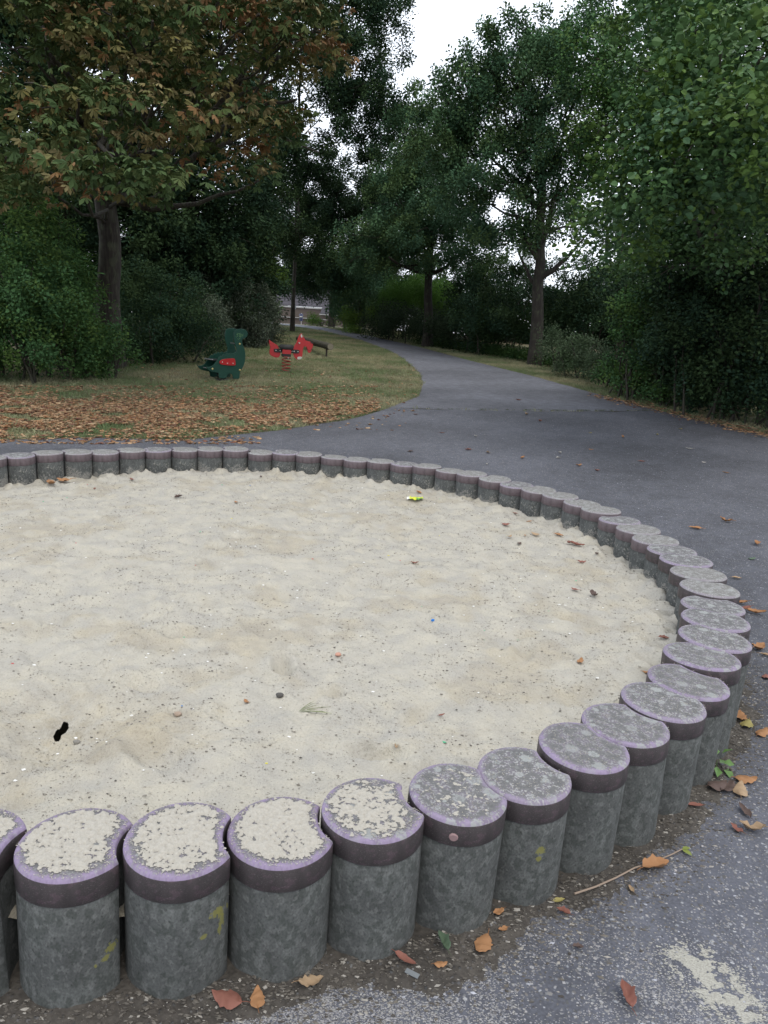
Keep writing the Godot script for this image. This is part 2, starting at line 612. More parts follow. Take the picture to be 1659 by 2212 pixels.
func put(buf: PackedFloat32Array, bs: Basis, p: Vector3, c: Color) -> void:
	buf.append_array(PackedFloat32Array([bs.x.x, bs.y.x, bs.z.x, p.x, bs.x.y, bs.y.y, bs.z.y, p.y, bs.x.z, bs.y.z, bs.z.z, p.z, c.r, c.g, c.b, 1.0]))

# lobe from picture coordinates: centre pixel, depth, half width and half height in pixels, half depth in metres
func lobe(px: float, py: float, depth: float, wpx: float, hpx: float, dz: float, tau: float) -> Array:
	return [at_depth(px, py, depth), Vector3(wpx * depth / FOCAL, hpx * depth / FOCAL, dz), tau]

func limb(st: SurfaceTool, a: Vector3, b: Vector3, r0: float, r1: float, sag: float, sd: int) -> void:
	var r := RandomNumberGenerator.new()
	r.seed = sd
	var pts := []
	var rad := []
	var n := 7
	for k in n + 1:
		var s := float(k) / n
		var p := a.lerp(b, s) + Vector3(0, sag * sin(PI * s), 0)
		if k > 0 and k < n: p += rdir(r) * a.distance_to(b) * 0.025
		pts.append(p)
		rad.append(lerpf(r0, r1, pow(s, 0.8)))
	tube(st, pts, rad, 7)

func tree(called: String, label: String, group: String, foot: Vector3, top: Vector3, r0: float, r1: float, bark: Material, lobes: Array, kind: Array, mat: Material, palette: Array, opt := {}, limbs := []) -> Node3D:
	var t := thing(called, label, opt.get("category", "tree"), foot, 0.0, group)
	var st := new_st()
	var sd: int = opt.get("seed", 1)
	var rr := RandomNumberGenerator.new(); rr.seed = sd
	var pts := []; var rad := []
	var local_top := top - foot
	for k in 9:
		var s := k / 8.0
		var p := local_top * s
		if k > 1 and k < 8: p += Vector3(rr.randf_range(-1, 1), 0, rr.randf_range(-1, 1)) * r0 * 0.25
		pts.append(p)
		rad.append(lerpf(r0, r1, pow(s, 0.7)) * (1.0 + 0.35 * exp(-s * 14.0)))
	pts[0].y -= 0.25
	tube(st, pts, rad, 12)
	var i := 0
	for L in lobes:
		i += 1
		if L[1].x * L[1].y < 0.2: continue
		var c: Vector3 = L[0] - foot
		var s := clampf(0.45 + 0.5 * (c.y / maxf(local_top.y, 0.1)) * 0.6, 0.5, 1.0)
		var start := local_top * s
		if start.distance_to(c) < 0.6: continue
		limb(st, start, c, lerpf(r0, r1, s) * float(opt.get("limb", 0.4)), 0.02, -0.06 * start.distance_to(c), sd * 31 + i)
		for k in 4:
			var d := rdir(rr)
			var e: Vector3 = L[1]
			limb(st, start.lerp(c, rr.randf_range(0.55, 1.0)), c + Vector3(d.x * e.x, d.y * e.y, d.z * e.z) * 0.8, 0.03, 0.008, 0.1, sd * 77 + i * 5 + k)
	for l in limbs:
		limb(st, l[0] - foot, l[1] - foot, l[2], l[3], l[4], int(l[2] * 5000.0) + 3)
	obj("trunk", done(st), bark, t)
	crown("crown", t, kind, mat, lobes, palette, opt).set_meta("kind", "stuff")
	return t

func shrub(called: String, label: String, group: String, lobes: Array, kind: Array, mat: Material, palette: Array, opt := {}) -> Node3D:
	var c: Vector3 = lobes[0][0]
	var foot := Vector3(c.x, land(c.x, c.z), c.z)
	var t := thing(called, label, opt.get("category", "shrub"), foot, 0.0, group)
	var st := new_st()
	var sd: int = opt.get("seed", 1)
	var rr := RandomNumberGenerator.new(); rr.seed = sd + 5
	for L in lobes:
		for k in 5:
			var e: Vector3 = L[1]
			var q: Vector3 = L[0]
			var b := Vector3(q.x + rr.randf_range(-0.5, 0.5) * e.x, 0, q.z + rr.randf_range(-0.5, 0.5) * e.z)
			b.y = land(b.x, b.z) - 0.05
			if in_poly(Vector2(b.x, b.z), plaza0) or in_poly(Vector2(b.x, b.z), path0): continue
			var d := rdir(rr); d.y = absf(d.y)
			limb(st, b - foot, q + Vector3(d.x * e.x, d.y * e.y, d.z * e.z) * 0.75 - foot, 0.028, 0.006, 0.1, sd * 13 + k)
	obj("stems", done(st), mats.bark_dark, t)
	crown("foliage", t, kind, mat, lobes, palette, opt).set_meta("kind", "stuff")
	return t

# ------------------------------------------------------------------ ground sheets
func sheet(st: SurfaceTool, poly: PackedVector2Array, hole: PackedVector2Array, cell: float, lift: float, tint: Callable, uv_scale: float) -> void:
	var lo := poly[0]; var hi := poly[0]
	for p in poly:
		lo = lo.min(p); hi = hi.max(p)
	var x0 := floorf(lo.x / cell); var x1 := ceilf(hi.x / cell)
	var z0 := floorf(lo.y / cell); var z1 := ceilf(hi.y / cell)
	st.set_smooth_group(1)
	for iz in range(z0, z1):
		for ix in range(x0, x1):
			var a := Vector2(ix, iz) * cell
			var sq := PackedVector2Array([a, a + Vector2(cell, 0), a + Vector2(cell, cell), a + Vector2(0, cell)])
			var parts := Geometry2D.intersect_polygons(sq, poly)
			if parts.is_empty(): continue
			if hole.size() > 0 and (a + Vector2(cell, cell) * 0.5 - RING).length() < 2.85 + cell:
				var cut := []
				for q in parts: cut.append_array(Geometry2D.clip_polygons(q, hole))
				parts.assign(cut)
			for q in parts:
				var idx := Geometry2D.triangulate_polygon(q)
				var flip := not Geometry2D.is_polygon_clockwise(q)
				for t in range(0, idx.size(), 3):
					var order := [idx[t], idx[t + 1], idx[t + 2]]
					var n2 := (q[order[1]] - q[order[0]]).cross(q[order[2]] - q[order[0]])
					if n2 < 0.0: order = [idx[t], idx[t + 2], idx[t + 1]]
					for k in order:
						var p: Vector2 = q[k]
						st.set_uv(p * uv_scale)
						st.set_color(tint.call(p.x, p.y))
						st.add_vertex(Vector3(p.x, land(p.x, p.y) + lift, p.y))

func in_poly(p: Vector2, poly: PackedVector2Array) -> bool:
	return Geometry2D.is_point_in_polygon(p, poly)

# ------------------------------------------------------------------ sandbox edging
func post_outline(r: float) -> Array:
	# round post with a concave notch on its +x side that the next post nests in; [point, angle in turns]
	var rb := POST_R + 0.003
	var x := (r * r - rb * rb + BITE * BITE) / (2.0 * BITE)
	var y := sqrt(r * r - x * x)
	var a0 := atan2(y, x)
	var out := []
	for k in 41:
		var a := lerpf(a0, TAU - a0, k / 40.0)
		out.append([Vector2(cos(a), -sin(a)) * r, a / TAU])
	var b0 := atan2(y, x - BITE)
	for k in range(1, 10):
		var t := k / 10.0
		var ang := lerpf(TAU - b0, b0, t)
		var p := Vector2(BITE + cos(ang) * rb, -sin(ang) * rb)
		out.append([p, lerpf((TAU - a0) / TAU, 1.0 + a0 / TAU, t)])
	return out

func post_rings(st: SurfaceTool, rings: Array) -> void:
	# rings: [inset, y, v]
	var base := post_outline(POST_R)
	var n := base.size()
	st.set_smooth_group(1)
	for q in rings.size() - 1:
		var A = rings[q]; var B = rings[q + 1]
		for k in n:
			var e0 = base[k]; var e1 = base[(k + 1) % n]
			var u0: float = e0[1]; var u1: float = e1[1]
			if k == n - 1: u1 = e1[1] + 1.0
			var pts := []
			for s in [[e0, A, u0], [e1, A, u1], [e1, B, u1], [e0, B, u0]]:
				var c: Vector2 = s[0][0] * (1.0 - s[1][0] / POST_R)
				pts.append([Vector3(c.x, s[1][1], c.y), Vector2(s[2] * 1.0, s[1][2])])
			for t in [0, 1, 2, 0, 2, 3]:
				st.set_uv(pts[t][1])
				st.add_vertex(pts[t][0])

func make_post_meshes() -> Array:
	var body := new_st()
	post_rings(body, [[0.004, POST_TOP - 0.073, 0.0], [0.002, POST_TOP - 0.078, 0.02], [0.0015, POST_TOP - 0.16, 0.215], [0.002, 0.10, 0.457], [0.001, -0.12, 1.0]])
	var b := done(body, true)
	var side := new_st()
	var yb := POST_TOP - 0.0725
	post_rings(side, [[0.001, POST_TOP - 0.010, 0.0], [0.0, POST_TOP - 0.016, 0.06], [0.0, yb + 0.003, 0.95], [0.003, yb, 1.0]])
	var s := done(side, true)
	var top := new_st()
	var base := post_outline(POST_R)
	var n := base.size()
	var rings := [[0.001, -0.010], [0.0035, -0.0045], [0.008, -0.0012], [0.016, 0.0], [0.075, 0.0012]]
	top.set_smooth_group(1)
	for q in rings.size():
		for k in n:
			var pa: Vector2 = base[k][0]; var pb: Vector2 = base[(k + 1) % n][0]
			var f0: float = 1.0 - rings[q][0] / POST_R
			var y0: float = POST_TOP + rings[q][1]
			var P := [Vector3(pa.x * f0, y0, pa.y * f0), Vector3(pb.x * f0, y0, pb.y * f0)]
			if q == rings.size() - 1:
				P.append(Vector3(0, POST_TOP + 0.0015, 0))
			else:
				var f1: float = 1.0 - rings[q + 1][0] / POST_R
				var y1: float = POST_TOP + rings[q + 1][1]
				P.append(Vector3(pb.x * f1, y1, pb.y * f1))
				P.append(Vector3(pa.x * f1, y1, pa.y * f1))
			for t in ([0, 1, 2] if P.size() == 3 else [0, 1, 2, 0, 2, 3]):
				top.set_uv(Vector2(P[t].x / 0.32 + 0.5, P[t].z / 0.32 + 0.5))
				top.add_vertex(P[t])
	var tp := done(top, true)
	return [b, s, tp]

func sand_patch_mesh(sd: int, cover: float, shift: Vector2, thick := 0.005) -> ArrayMesh:
	var n := FastNoiseLite.new(); n.seed = sd; n.frequency = 48.0; n.fractal_octaves = 5; n.fractal_gain = 0.6
	var st := new_st()
	var c := 0.0019
	var N := 140
	var hs := PackedFloat32Array(); hs.resize((N + 1) * (N + 1))
	for j in N + 1:
		for i in N + 1:
			var x := (i - N * 0.5) * c; var z := (j - N * 0.5) * c
			var d := cap_outline_dist(x, z)
			var fall := smoothstep(0.006, 0.035, d) - 1.0
			var v := cover * 0.75 + 1.25 * n.get_noise_2d(x, z) + 0.95 * n.get_noise_2d(x * 0.28 + 2.0, z * 0.28) + fall * 1.1 - 3.0 * maxf(0.0, (Vector2(x, z) - shift).length() - 0.10) * 4.0
			hs[j * (N + 1) + i] = clampf(v, -0.3, 1.0) if d > 0.002 else -0.3
	st.set_smooth_group(1)
	for j in N:
		for i in N:
			var k := j * (N + 1) + i
			var ids := [k, k + 1, k + N + 2, k + N + 1]
			var any := false
			for q in ids: any = any or hs[q] > 0.0
			if not any: continue
			var P := []
			for q in ids:
				var x: float = ((q % (N + 1)) - N * 0.5) * c; var z: float = (q / (N + 1) - N * 0.5) * c
				P.append(Vector3(x, 0.0006 + maxf(0.0, pow(maxf(hs[q], 0.0), 0.7)) * thick, z))
			for t in [0, 1, 2, 0, 2, 3]:
				st.set_uv(Vector2(P[t].x, P[t].z) * 0.85)
				var g := 0.98 + 0.16 * n.get_noise_2d(P[t].x * 2.3 + 4.0, P[t].z * 2.3)
				st.set_color(Color(0.41 * g, 0.386 * g, 0.338 * g))
				st.add_vertex(P[t])
	return done(st, true)

# ------------------------------------------------------------------ fallen leaves
func dry_leaf(sd: int, length: float, width: float, curl: float, cup: float, ragged: float) -> ArrayMesh:
	var r := RandomNumberGenerator.new(); r.seed = sd
	var st := new_st()
	var NS := 9; var NT := 4
	var n := FastNoiseLite.new(); n.seed = sd; n.frequency = 1.0
	var P := []
	for i in NS + 1:
		var s := float(i) / NS
		var w := width * 0.5 * pow(sin(PI * pow(s, 0.8)), 0.8) * (1.0 + ragged * r.randf_range(-0.35, 0.25))
		if i == 0 or i == NS: w = 0.002
		var row := []
		for j in NT + 1:
			var t := (float(j) / NT) * 2.0 - 1.0
			var x := (s - 0.5) * length
			var a := curl * (s - 0.5) * 2.0
			var y := absf(curl) * length * 0.5 * (s - 0.5) * (s - 0.5) * 4.0 * 0.5
			y += cup * w * t * t + ragged * 0.010 * n.get_noise_2d(s * 5.0, t * 2.0 + sd) * 2.0
			x *= cos(a * 0.5)
			row.append(Vector3(x, y, t * w * (1.0 - 0.25 * absf(cup))))
		P.append(row)
	var lo := 1.0
	for row in P:
		for p in row: lo = minf(lo, p.y)
	st.set_smooth_group(1)
	for i in NS:
		for j in NT:
			var vein := 1.0
			for q in [[i, j], [i, j + 1], [i + 1, j + 1], [i, j], [i + 1, j + 1], [i + 1, j]]:
				var t2 := 0.85 + 0.3 * (0.5 + 0.5 * n.get_noise_2d(q[0] * 1.3, q[1] * 1.9))
				if q[1] == NT / 2: t2 *= 1.2
				st.set_color(Color(t2, t2, t2))
				st.add_vertex(P[q[0]][q[1]] - Vector3(0, lo - 0.001, 0))
	st.set_color(Color(0.8, 0.7, 0.6))
	var a2: Vector3 = P[0][NT / 2] - Vector3(0, lo - 0.001, 0)
	tube(st, [a2, a2 + Vector3(-length * 0.12, 0.003, 0.002), a2 + Vector3(-length * 0.26, 0.001, 0.006)], [0.0014, 0.0012, 0.0008], 4)
	return done(st)

var leaf_meshes := []
var leaf_mats := {}

func place_leaf(px: float, py: float, size_px: float, tone: String, where: String, y_fix := -1.0) -> void:
	var p := on_floor(px, py)
	if y_fix >= 0.0:
		var d := ray(px, py)
		p = Vector3(0, EYE, 0) + d * ((y_fix - EYE) / d.y)
	var dist := p.distance_to(Vector3(0, EYE, 0))
	var size := clampf(size_px * dist / FOCAL, 0.03, 0.19)
	var names := {"orange": "orange-brown", "red": "russet red", "tan": "pale tan", "dark": "dark brown", "green": "dull green", "olive": "yellowish olive", "pale": "bleached grey"}
	var o := obj("fallen_leaf", leaf_meshes[rng.randi() % leaf_meshes.size()], leaf_mats[tone])
	tag(o, "%s dry fallen leaf lying on the %s" % [names[tone], where], "leaf", "fallen leaves on the %s" % where)
	var k := size / 0.1
	o.scale = Vector3(k, k * rng.randf_range(0.8, 1.3), k)
	o.rotation = Vector3(rng.randf_range(-0.12, 0.12), rng.randf() * TAU, rng.randf_range(-0.12, 0.12))
	o.position = p + Vector3(0, 0.005, 0)

# ------------------------------------------------------------------ play equipment
func coil(st: SurfaceTool, r: float, y0: float, y1: float, turns: float, wire: float) -> void:
	var pts := []; var rad := []
	var n := int(turns * 20)
	for k in n + 1:
		var a := TAU * turns * k / n
		pts.append(Vector3(cos(a) * r, lerpf(y0, y1, float(k) / n), sin(a) * r))
		rad.append(wire)
	tube(st, pts, rad, 8)

func bolt(parent: Node, p: Vector3, r: float, mat: Material) -> void:
	var st := new_st()
	var s := signf(p.z) if absf(p.z) > 0.0001 else 1.0
	tube(st, [p, p + Vector3(0, 0, s * r * 0.5), p + Vector3(0, 0, s * r * 0.85)], [r, r * 0.9, r * 0.45], 10)
	obj("bolt", done(st), mat, parent)

func build_dinosaur() -> void:
	var foot := at_depth(478, 811, 15.9)
	foot.y = land(foot.x, foot.z)
	var t := thing("spring_rocker", "dark green dinosaur spring rocker with a red side panel on the lawn", "spring rocker", foot, deg_to_rad(45), "spring rockers on the lawn")
	var raw := [[340, 652], [350, 664], [368, 664], [386, 654], [400, 636], [414, 610], [426, 588], [436, 574], [448, 578], [456, 562], [470, 565], [478, 551], [494, 556], [506, 546], [522, 553], [536, 546], [545, 536], [546, 512], [538, 482], [530, 452], [527, 415], [530, 380], [543, 357], [572, 349], [602, 353], [619, 370], [623, 392], [613, 416], [592, 428], [584, 448], [590, 480], [601, 512], [609, 552], [608, 600], [600, 642], [586, 678], [574, 704], [570, 730], [565, 760], [527, 760], [520, 730], [502, 717], [486, 728], [476, 755], [432, 755], [424, 716], [400, 709], [372, 700], [352, 684]]
	var pts := []
	for q in raw: pts.append(Vector2((q[0] - 475) * 0.0036, (760 - q[1]) * 0.00255 + 0.03))
	var outline := smooth_outline(pts, 3)
	for s in [1.0, -1.0]:
		var st := new_st()
		slab(st, outline, 0.022, 0.004)
		var o := obj("side_panel", done(st), mats.dino, t)
		o.position.z = s * 0.175
	# red wedge on each side
	var wedge := []
	for q in [[428, 628], [434, 612], [452, 603], [480, 596], [522, 593], [533, 602], [537, 640], [530, 650], [490, 651], [450, 646], [434, 640]]:
		wedge.append(Vector2((q[0] - 475) * 0.0036, (760 - q[1]) * 0.00255 + 0.03))
	for s in [1.0, -1.0]:
		var st := new_st()
		slab(st, smooth_outline(wedge, 3), 0.02, 0.004)
		var o := obj("red_panel", done(st), mats.red, t)
		o.position.z = s * 0.197
		for q in [[446, 624], [480, 634], [518, 634]]:
			bolt(o, Vector3((q[0] - 475) * 0.0036, (760 - q[1]) * 0.00255 + 0.03, s * 0.010), 0.013, mats.bolt_white)
	var st2 := new_st()
	box(st2, Vector3(-0.30, 0.40, -0.163), Vector3(-0.02, 0.425, 0.163))
	obj("seat", done(st2), mats.black, t)
	st2 = new_st()
	box(st2, Vector3(-0.318, 0.415, -0.163), Vector3(-0.302, 0.431, 0.163))
	obj("seat_edge", done(st2), mats.steel, t)
	st2 = new_st()
	box(st2, Vector3(-0.02, 0.20, -0.163), Vector3(0.0, 0.399, 0.163))
	obj("seat_riser", done(st2), mats.black, t)
	for q in [[383, 680, "footrest_bar"], [567, 472, "handlebar"], [570, 688, "cross_bar"]]:
		var x: float = (q[0] - 475) * 0.0036; var y: float = (760 - q[1]) * 0.00255 + 0.03
		var st := new_st()
		tube(st, [Vector3(x, y, -0.18), Vector3(x, y, 0.18)], [0.014, 0.014], 10)
		obj(q[2], done(st), mats.steel, t)
		for s in [1.0, -1.0]: bolt(t, Vector3(x, y, s * 0.186), 0.021, mats.bolt_yellow)
	st2 = new_st()
	coil(st2, 0.09, 0.02, 0.27, 4.0, 0.011)
	obj("spring", done(st2), mats.black, t)
	st2 = new_st()
	box(st2, Vector3(-0.14, 0.262, -0.163), Vector3(0.14, 0.285, 0.163))
	obj("mount_plate", done(st2), mats.black, t)
	st2 = new_st()
	tube(st2, [Vector3(0, -0.05, 0), Vector3(0, 0.012, 0), Vector3(0, 0.02, 0)], [0.2, 0.2, 0.16], 20)
	obj("base_plate", done(st2), mats.black, t)
	# scrawl on the head
	var g := new_st()
	for stroke in [[[548, 385], [552, 410], [545, 418], [538, 410]], [[575, 392], [562, 396], [562, 412], [574, 410], [573, 400], [566, 402], [570, 425], [558, 436], [548, 428]], [[580, 412], [580, 390], [588, 410], [590, 388]], [[545, 398], [560, 388], [572, 384]]]:
		var path := []; var rad := []
		for q in stroke:
			path.append(Vector3((q[0] - 475) * 0.0036, (760 - q[1]) * 0.00255 + 0.03, 0.1865)); rad.append(0.0028)
		tube(g, path, rad, 5)
	var gm := obj("scrawl", done(g), mats.scrawl, t)
	gm.set_meta("label", "pale green hand-drawn letters on the head")

func build_horse() -> void:
	var foot := at_depth(618, 797, 18.3)
	foot.y = land(foot.x, foot.z)
	var t := thing("spring_rocker", "red horse spring rocker on a red coil spring on the lawn", "spring rocker", foot, deg_to_rad(14), "spring rockers on the lawn")
	var S := 0.003015
	var head := []
	for q in [[1031, 362], [1043, 384], [1058, 402], [1072, 416], [1088, 421], [1106, 424], [1122, 433], [1128, 450], [1125, 474], [1117, 494], [1105, 512], [1092, 512], [1083, 494], [1074, 470], [1062, 462], [1050, 476], [1046, 508], [1043, 545], [1031, 567], [1006, 572], [987, 561], [973, 541], [966, 515], [967, 482], [980, 456], [995, 432], [1003, 402], [1015, 377]]:
		head.append(Vector2((q[0] - 915) * S, (670 - q[1]) * S))
	var tail := []
	for q in [[771, 429], [788, 438], [812, 452], [836, 465], [850, 484], [856, 510], [866, 532], [856, 558], [832, 564], [802, 556], [781, 541], [777, 514], [782, 490], [775, 460]]:
		tail.append(Vector2((q[0] - 915) * S, (670 - q[1]) * S))
	var st := new_st()
	slab(st, smooth_outline(head, 3), 0.024, 0.004)
	var hp := obj("head_panel", done(st), mats.red, t)
	st = new_st()
	slab(st, smooth_outline(tail, 3), 0.024, 0.004)
	obj("tail_panel", done(st), mats.red, t)
	# ear lining, bridle, eye, hoof, mane tufts: painted plates on the panel
	for s in [1.0, -1.0]:
		st = new_st()
		slab(st, smooth_outline([Vector2(1030, 368), Vector2(1040, 384), Vector2(1036, 396), Vector2(1028, 392), Vector2(1024, 380)].map(func(v): return Vector2((v.x - 915) * S, (670 - v.y) * S)), 3), 0.004, 0.001)
		var e := obj("ear_lining", done(st), mats.bolt_white, hp); e.position.z = s * 0.0135
		st = new_st()
		slab(st, smooth_outline([Vector2(1012, 548), Vector2(1040, 548), Vector2(1034, 565), Vector2(1010, 570), Vector2(1002, 560)].map(func(v): return Vector2((v.x - 915) * S, (670 - v.y) * S)), 2), 0.004, 0.001)
		e = obj("hoof", done(st), mats.bolt_white, hp); e.position.z = s * 0.0135
		st = new_st()
		var br := []; var rr := []
		for q in [[1075, 466], [1085, 486], [1102, 496], [1118, 484], [1124, 470]]:
			br.append(Vector3((q[0] - 915) * S, (670 - q[1]) * S, s * 0.013)); rr.append(0.0055)
		tube(st, br, rr, 6)
		obj("bridle", done(st), mats.black, hp)
	st = new_st()
	for q in [[1068, 408], [1112, 430], [1124, 432]]:
		box(st, Vector3((q[0] - 915) * S - 0.014, (670 - q[1]) * S - 0.02, -0.016), Vector3((q[0] - 915) * S + 0.014, (670 - q[1]) * S + 0.024, 0.016))
	obj("mane_block", done(st), mats.black, hp)
	for s in [1.0, -1.0]:
		st = new_st()
		var bar := PackedVector2Array()
		for k in 24:
			var a := TAU * k / 24.0
			bar.append(Vector2((-0.27 if cos(a) < 0 else 0.27) + cos(a) * 0.045, (670 - 508) * S + sin(a) * 0.045))
		slab(st, bar, 0.018, 0.003)
		var b := obj("side_bar", done(st), mats.black, t)
		b.position.z = s * 0.0215
		for x in [828, 862, 957, 975, 1006]:
			bolt(t, Vector3((x - 915) * S, (670 - 508) * S, s * 0.031), 0.015, mats.bolt_white)
	st = new_st()
	tube(st, [Vector3(-0.16, 0.548, 0), Vector3(-0.15, 0.56, 0), Vector3(0.13, 0.56, 0), Vector3(0.15, 0.548, 0)], [0.06, 0.085, 0.085, 0.06], 14)
	obj("seat", done(st), mats.black, t)
	st = new_st()
	box(st, Vector3(-0.105, 0.42, -0.075), Vector3(0.105, 0.545, 0.075))
	obj("mount_block", done(st), mats.red, t)
	st = new_st()
	box(st, Vector3(-0.115, 0.355, -0.085), Vector3(0.10, 0.419, 0.085))
	obj("clamp", done(st), mats.black, t)
	st = new_st()
	coil(st, 0.102, 0.0, 0.37, 4.6, 0.0125)
	obj("spring", done(st), mats.red_dull, t)
	st = new_st()
	tube(st, [Vector3(-0.02, 0.615, 0), Vector3(0.0, 0.62, 0)], [0.01, 0.01], 6)
	st = new_st()
	var hb := Vector3((1012 - 915) * S, (670 - 438) * S, 0)
	tube(st, [hb + Vector3(0, 0, -0.17), hb + Vector3(0, 0, -0.02), hb + Vector3(0, 0, 0.02), hb + Vector3(0, 0, 0.17)], [0.016, 0.014, 0.014, 0.016], 10)
	obj("handlebar", done(st), mats.bolt_white, t)
	st = new_st()
	tube(st, [Vector3(0.03, 0.33, -0.2), Vector3(0.03, 0.33, 0.2)], [0.014, 0.014], 8)
	obj("footrest_bar", done(st), mats.steel, t)
	st = new_st()
	tube(st, [Vector3(0, -0.05, 0), Vector3(0, 0.008, 0), Vector3(0, 0.014, 0)], [0.16, 0.16, 0.13], 20)
	obj("base_plate", done(st), mats.black, t)

func build_log() -> void:
	var a := at_depth(714, 749, 22.6)
	var b := at_depth(645, 731, 27.0)
	var foot := Vector3(a.x, land(a.x, a.z), a.z)
	var t := thing("balance_log", "round weathered balance log on low steel legs behind the red horse", "balance beam", foot)
	var st := new_st()
	var pts := []; var rad := []
	for k in 9:
		pts.append(a.lerp(b, k / 8.0) - foot); rad.append(0.105 + 0.004 * sin(k * 2.1))
	rad[0] = 0.098; rad[8] = 0.098
	tube(st, pts, rad, 16)
	obj("log", done(st), mats.log, t)
	st = new_st()
	var dd := (a - b).normalized()
	tube(st, [a - foot + dd * 0.001, a - foot + dd * 0.004], [0.092, 0.088], 16)
	obj("cut_end", done(st), mats.log_end, t)
	for f in [0.10, 0.88]:
		var p := a.lerp(b, f)
		st = new_st()
		tube(st, [Vector3(p.x, land(p.x, p.z) - 0.1, p.z) - foot, p - foot - Vector3(0, 0.05, 0)], [0.028, 0.028], 10)
		obj("leg", done(st), mats.rust, t)

func build_house() -> void:
	var c := at_depth(690, 680, 95.0)
	c.y = 0.0
	var t := thing("house", "house with a grey tiled roof beyond the end of the path", "house", c, deg_to_rad(-8))
	var gy := land(c.x, c.z)
	var eave := 3.25
	var st := new_st()
	box(st, Vector3(-7, gy - 0.3, -7), Vector3(9, eave, 0))
	box(st, Vector3(-7, eave + 0.001, -7), Vector3(0.15, eave + 0.72, -0.75))
	obj("wall", done(st), mats.brick, t)
	var roof := Node3D.new()
	roof.name = "roof"
	t.add_child(roof)
	# courses of interlocking tiles, each course one piece, lapping the one below
	var pitch_v := Vector3(0, 0.58, -0.80)
	for k in 16:
		st = new_st()
		var y0 := eave + pitch_v.y * 0.33 * k
		var z0 := 0.45 + pitch_v.z * 0.33 * k
		var xa := -7.4 if k > 3 else 0.2
		var xn := int((9.4 - xa) / 0.30)
		for i in xn:
			var x := xa + i * 0.30
			for j in 4:
				var u0 := j / 4.0; var u1 := (j + 1) / 4.0
				var h0 := 0.035 * sin(u0 * PI); var h1 := 0.035 * sin(u1 * PI)
				var p0 := Vector3(x + u0 * 0.30, y0 + 0.03 + h0, z0)
				var p1 := Vector3(x + u1 * 0.30, y0 + 0.03 + h1, z0)
				var up := pitch_v * 0.36 - Vector3(0, 0.02, 0)
				quad(st, p0, p0 + up, p1 + up, p1)
				quad(st, p0 - Vector3(0, 0.05 + h0, 0), p0, p1, p1 - Vector3(0, 0.05 + h1, 0))
		var o := obj("tile_course", done(st), mats.roof if k % 2 == 0 else mats.roof_b, roof)
	st = new_st()
	box(st, Vector3(-7.4, eave + pitch_v.y * 0.33 * 4 - 0.22, -0.72), Vector3(0.2, eave + pitch_v.y * 0.33 * 4 - 0.04, -0.62))
	box(st, Vector3(0.1, eave - 0.16, 0.36), Vector3(9.4, eave - 0.01, 0.42))
	obj("fascia", done(st), mats.paint_white, t)
	st = new_st()
	box(st, Vector3(-6.4, 1.7, 0.003), Vector3(-4.4, 2.6, 0.05))
	var w := obj("window", done(st), mats.paint_white, t)
	for q in 2:
		st = new_st()
		box(st, Vector3(-6.3 + q, 1.78, 0.052), Vector3(-5.5 + q, 2.52, 0.06))
		obj("pane", done(st), mats.glass_dark, w)
	# low garage in front
	var gt := thing("garage", "low flat-roofed garage with a pale fascia in front of the house", "garage", at_depth(650, 695, 84.0) * Vector3(1, 0, 1), deg_to_rad(-4))
	var g2 := land(gt.position.x, gt.position.z)
	st = new_st()
	box(st, Vector3(-4, g2 - 0.3, -4), Vector3(2.0, 2.42, 0))
	obj("wall", done(st), mats.brick, gt)
	st = new_st()
	box(st, Vector3(-4.2, 2.421, -4.2), Vector3(2.2, 2.50, 0.2))
	obj("fascia", done(st), mats.steel_pale, gt)

func build_bin_and_sign() -> void:
	var p := at_depth(650, 701, 62.0)
	p.y = land(p.x, p.z)
	var t := thing("litter_bin", "small blue litter bin on a post beyond the bend of the path", "bin", p)
	var st := new_st()
	tube(st, [Vector3(0, 0.25, 0), Vector3(0, 0.3, 0), Vector3(0, 0.8, 0), Vector3(0, 0.84, 0)], [0.12, 0.135, 0.155, 0.12], 14)
	obj("bin_body", done(st), mats.blue, t)
	st = new_st()
	tube(st, [Vector3(0, -0.1, -0.17), Vector3(0, 0.9, -0.17)], [0.03, 0.03], 8)
	obj("post", done(st), mats.steel, t)
	st = new_st()
	box(st, Vector3(-0.1, 0.56, 0.135), Vector3(0.1, 0.64, 0.158))
	obj("panel", done(st), mats.bolt_white, t)
	p = at_depth(634, 700, 64.0)
	p.y = land(p.x, p.z)
	t = thing("round_sign", "round grey-backed sign on a slim pole beyond the path", "sign", p)
	st = new_st()
	tube(st, [Vector3(0, -0.1, 0), Vector3(0, 1.3, 0)], [0.025, 0.025], 8)
	obj("pole", done(st), mats.steel, t)
	st = new_st()
	tube(st, [Vector3(0, 1.35, 0.03), Vector3(0, 1.35, 0.036)], [0.19, 0.19], 24)
	obj("disc", done(st), mats.sign_back, t)

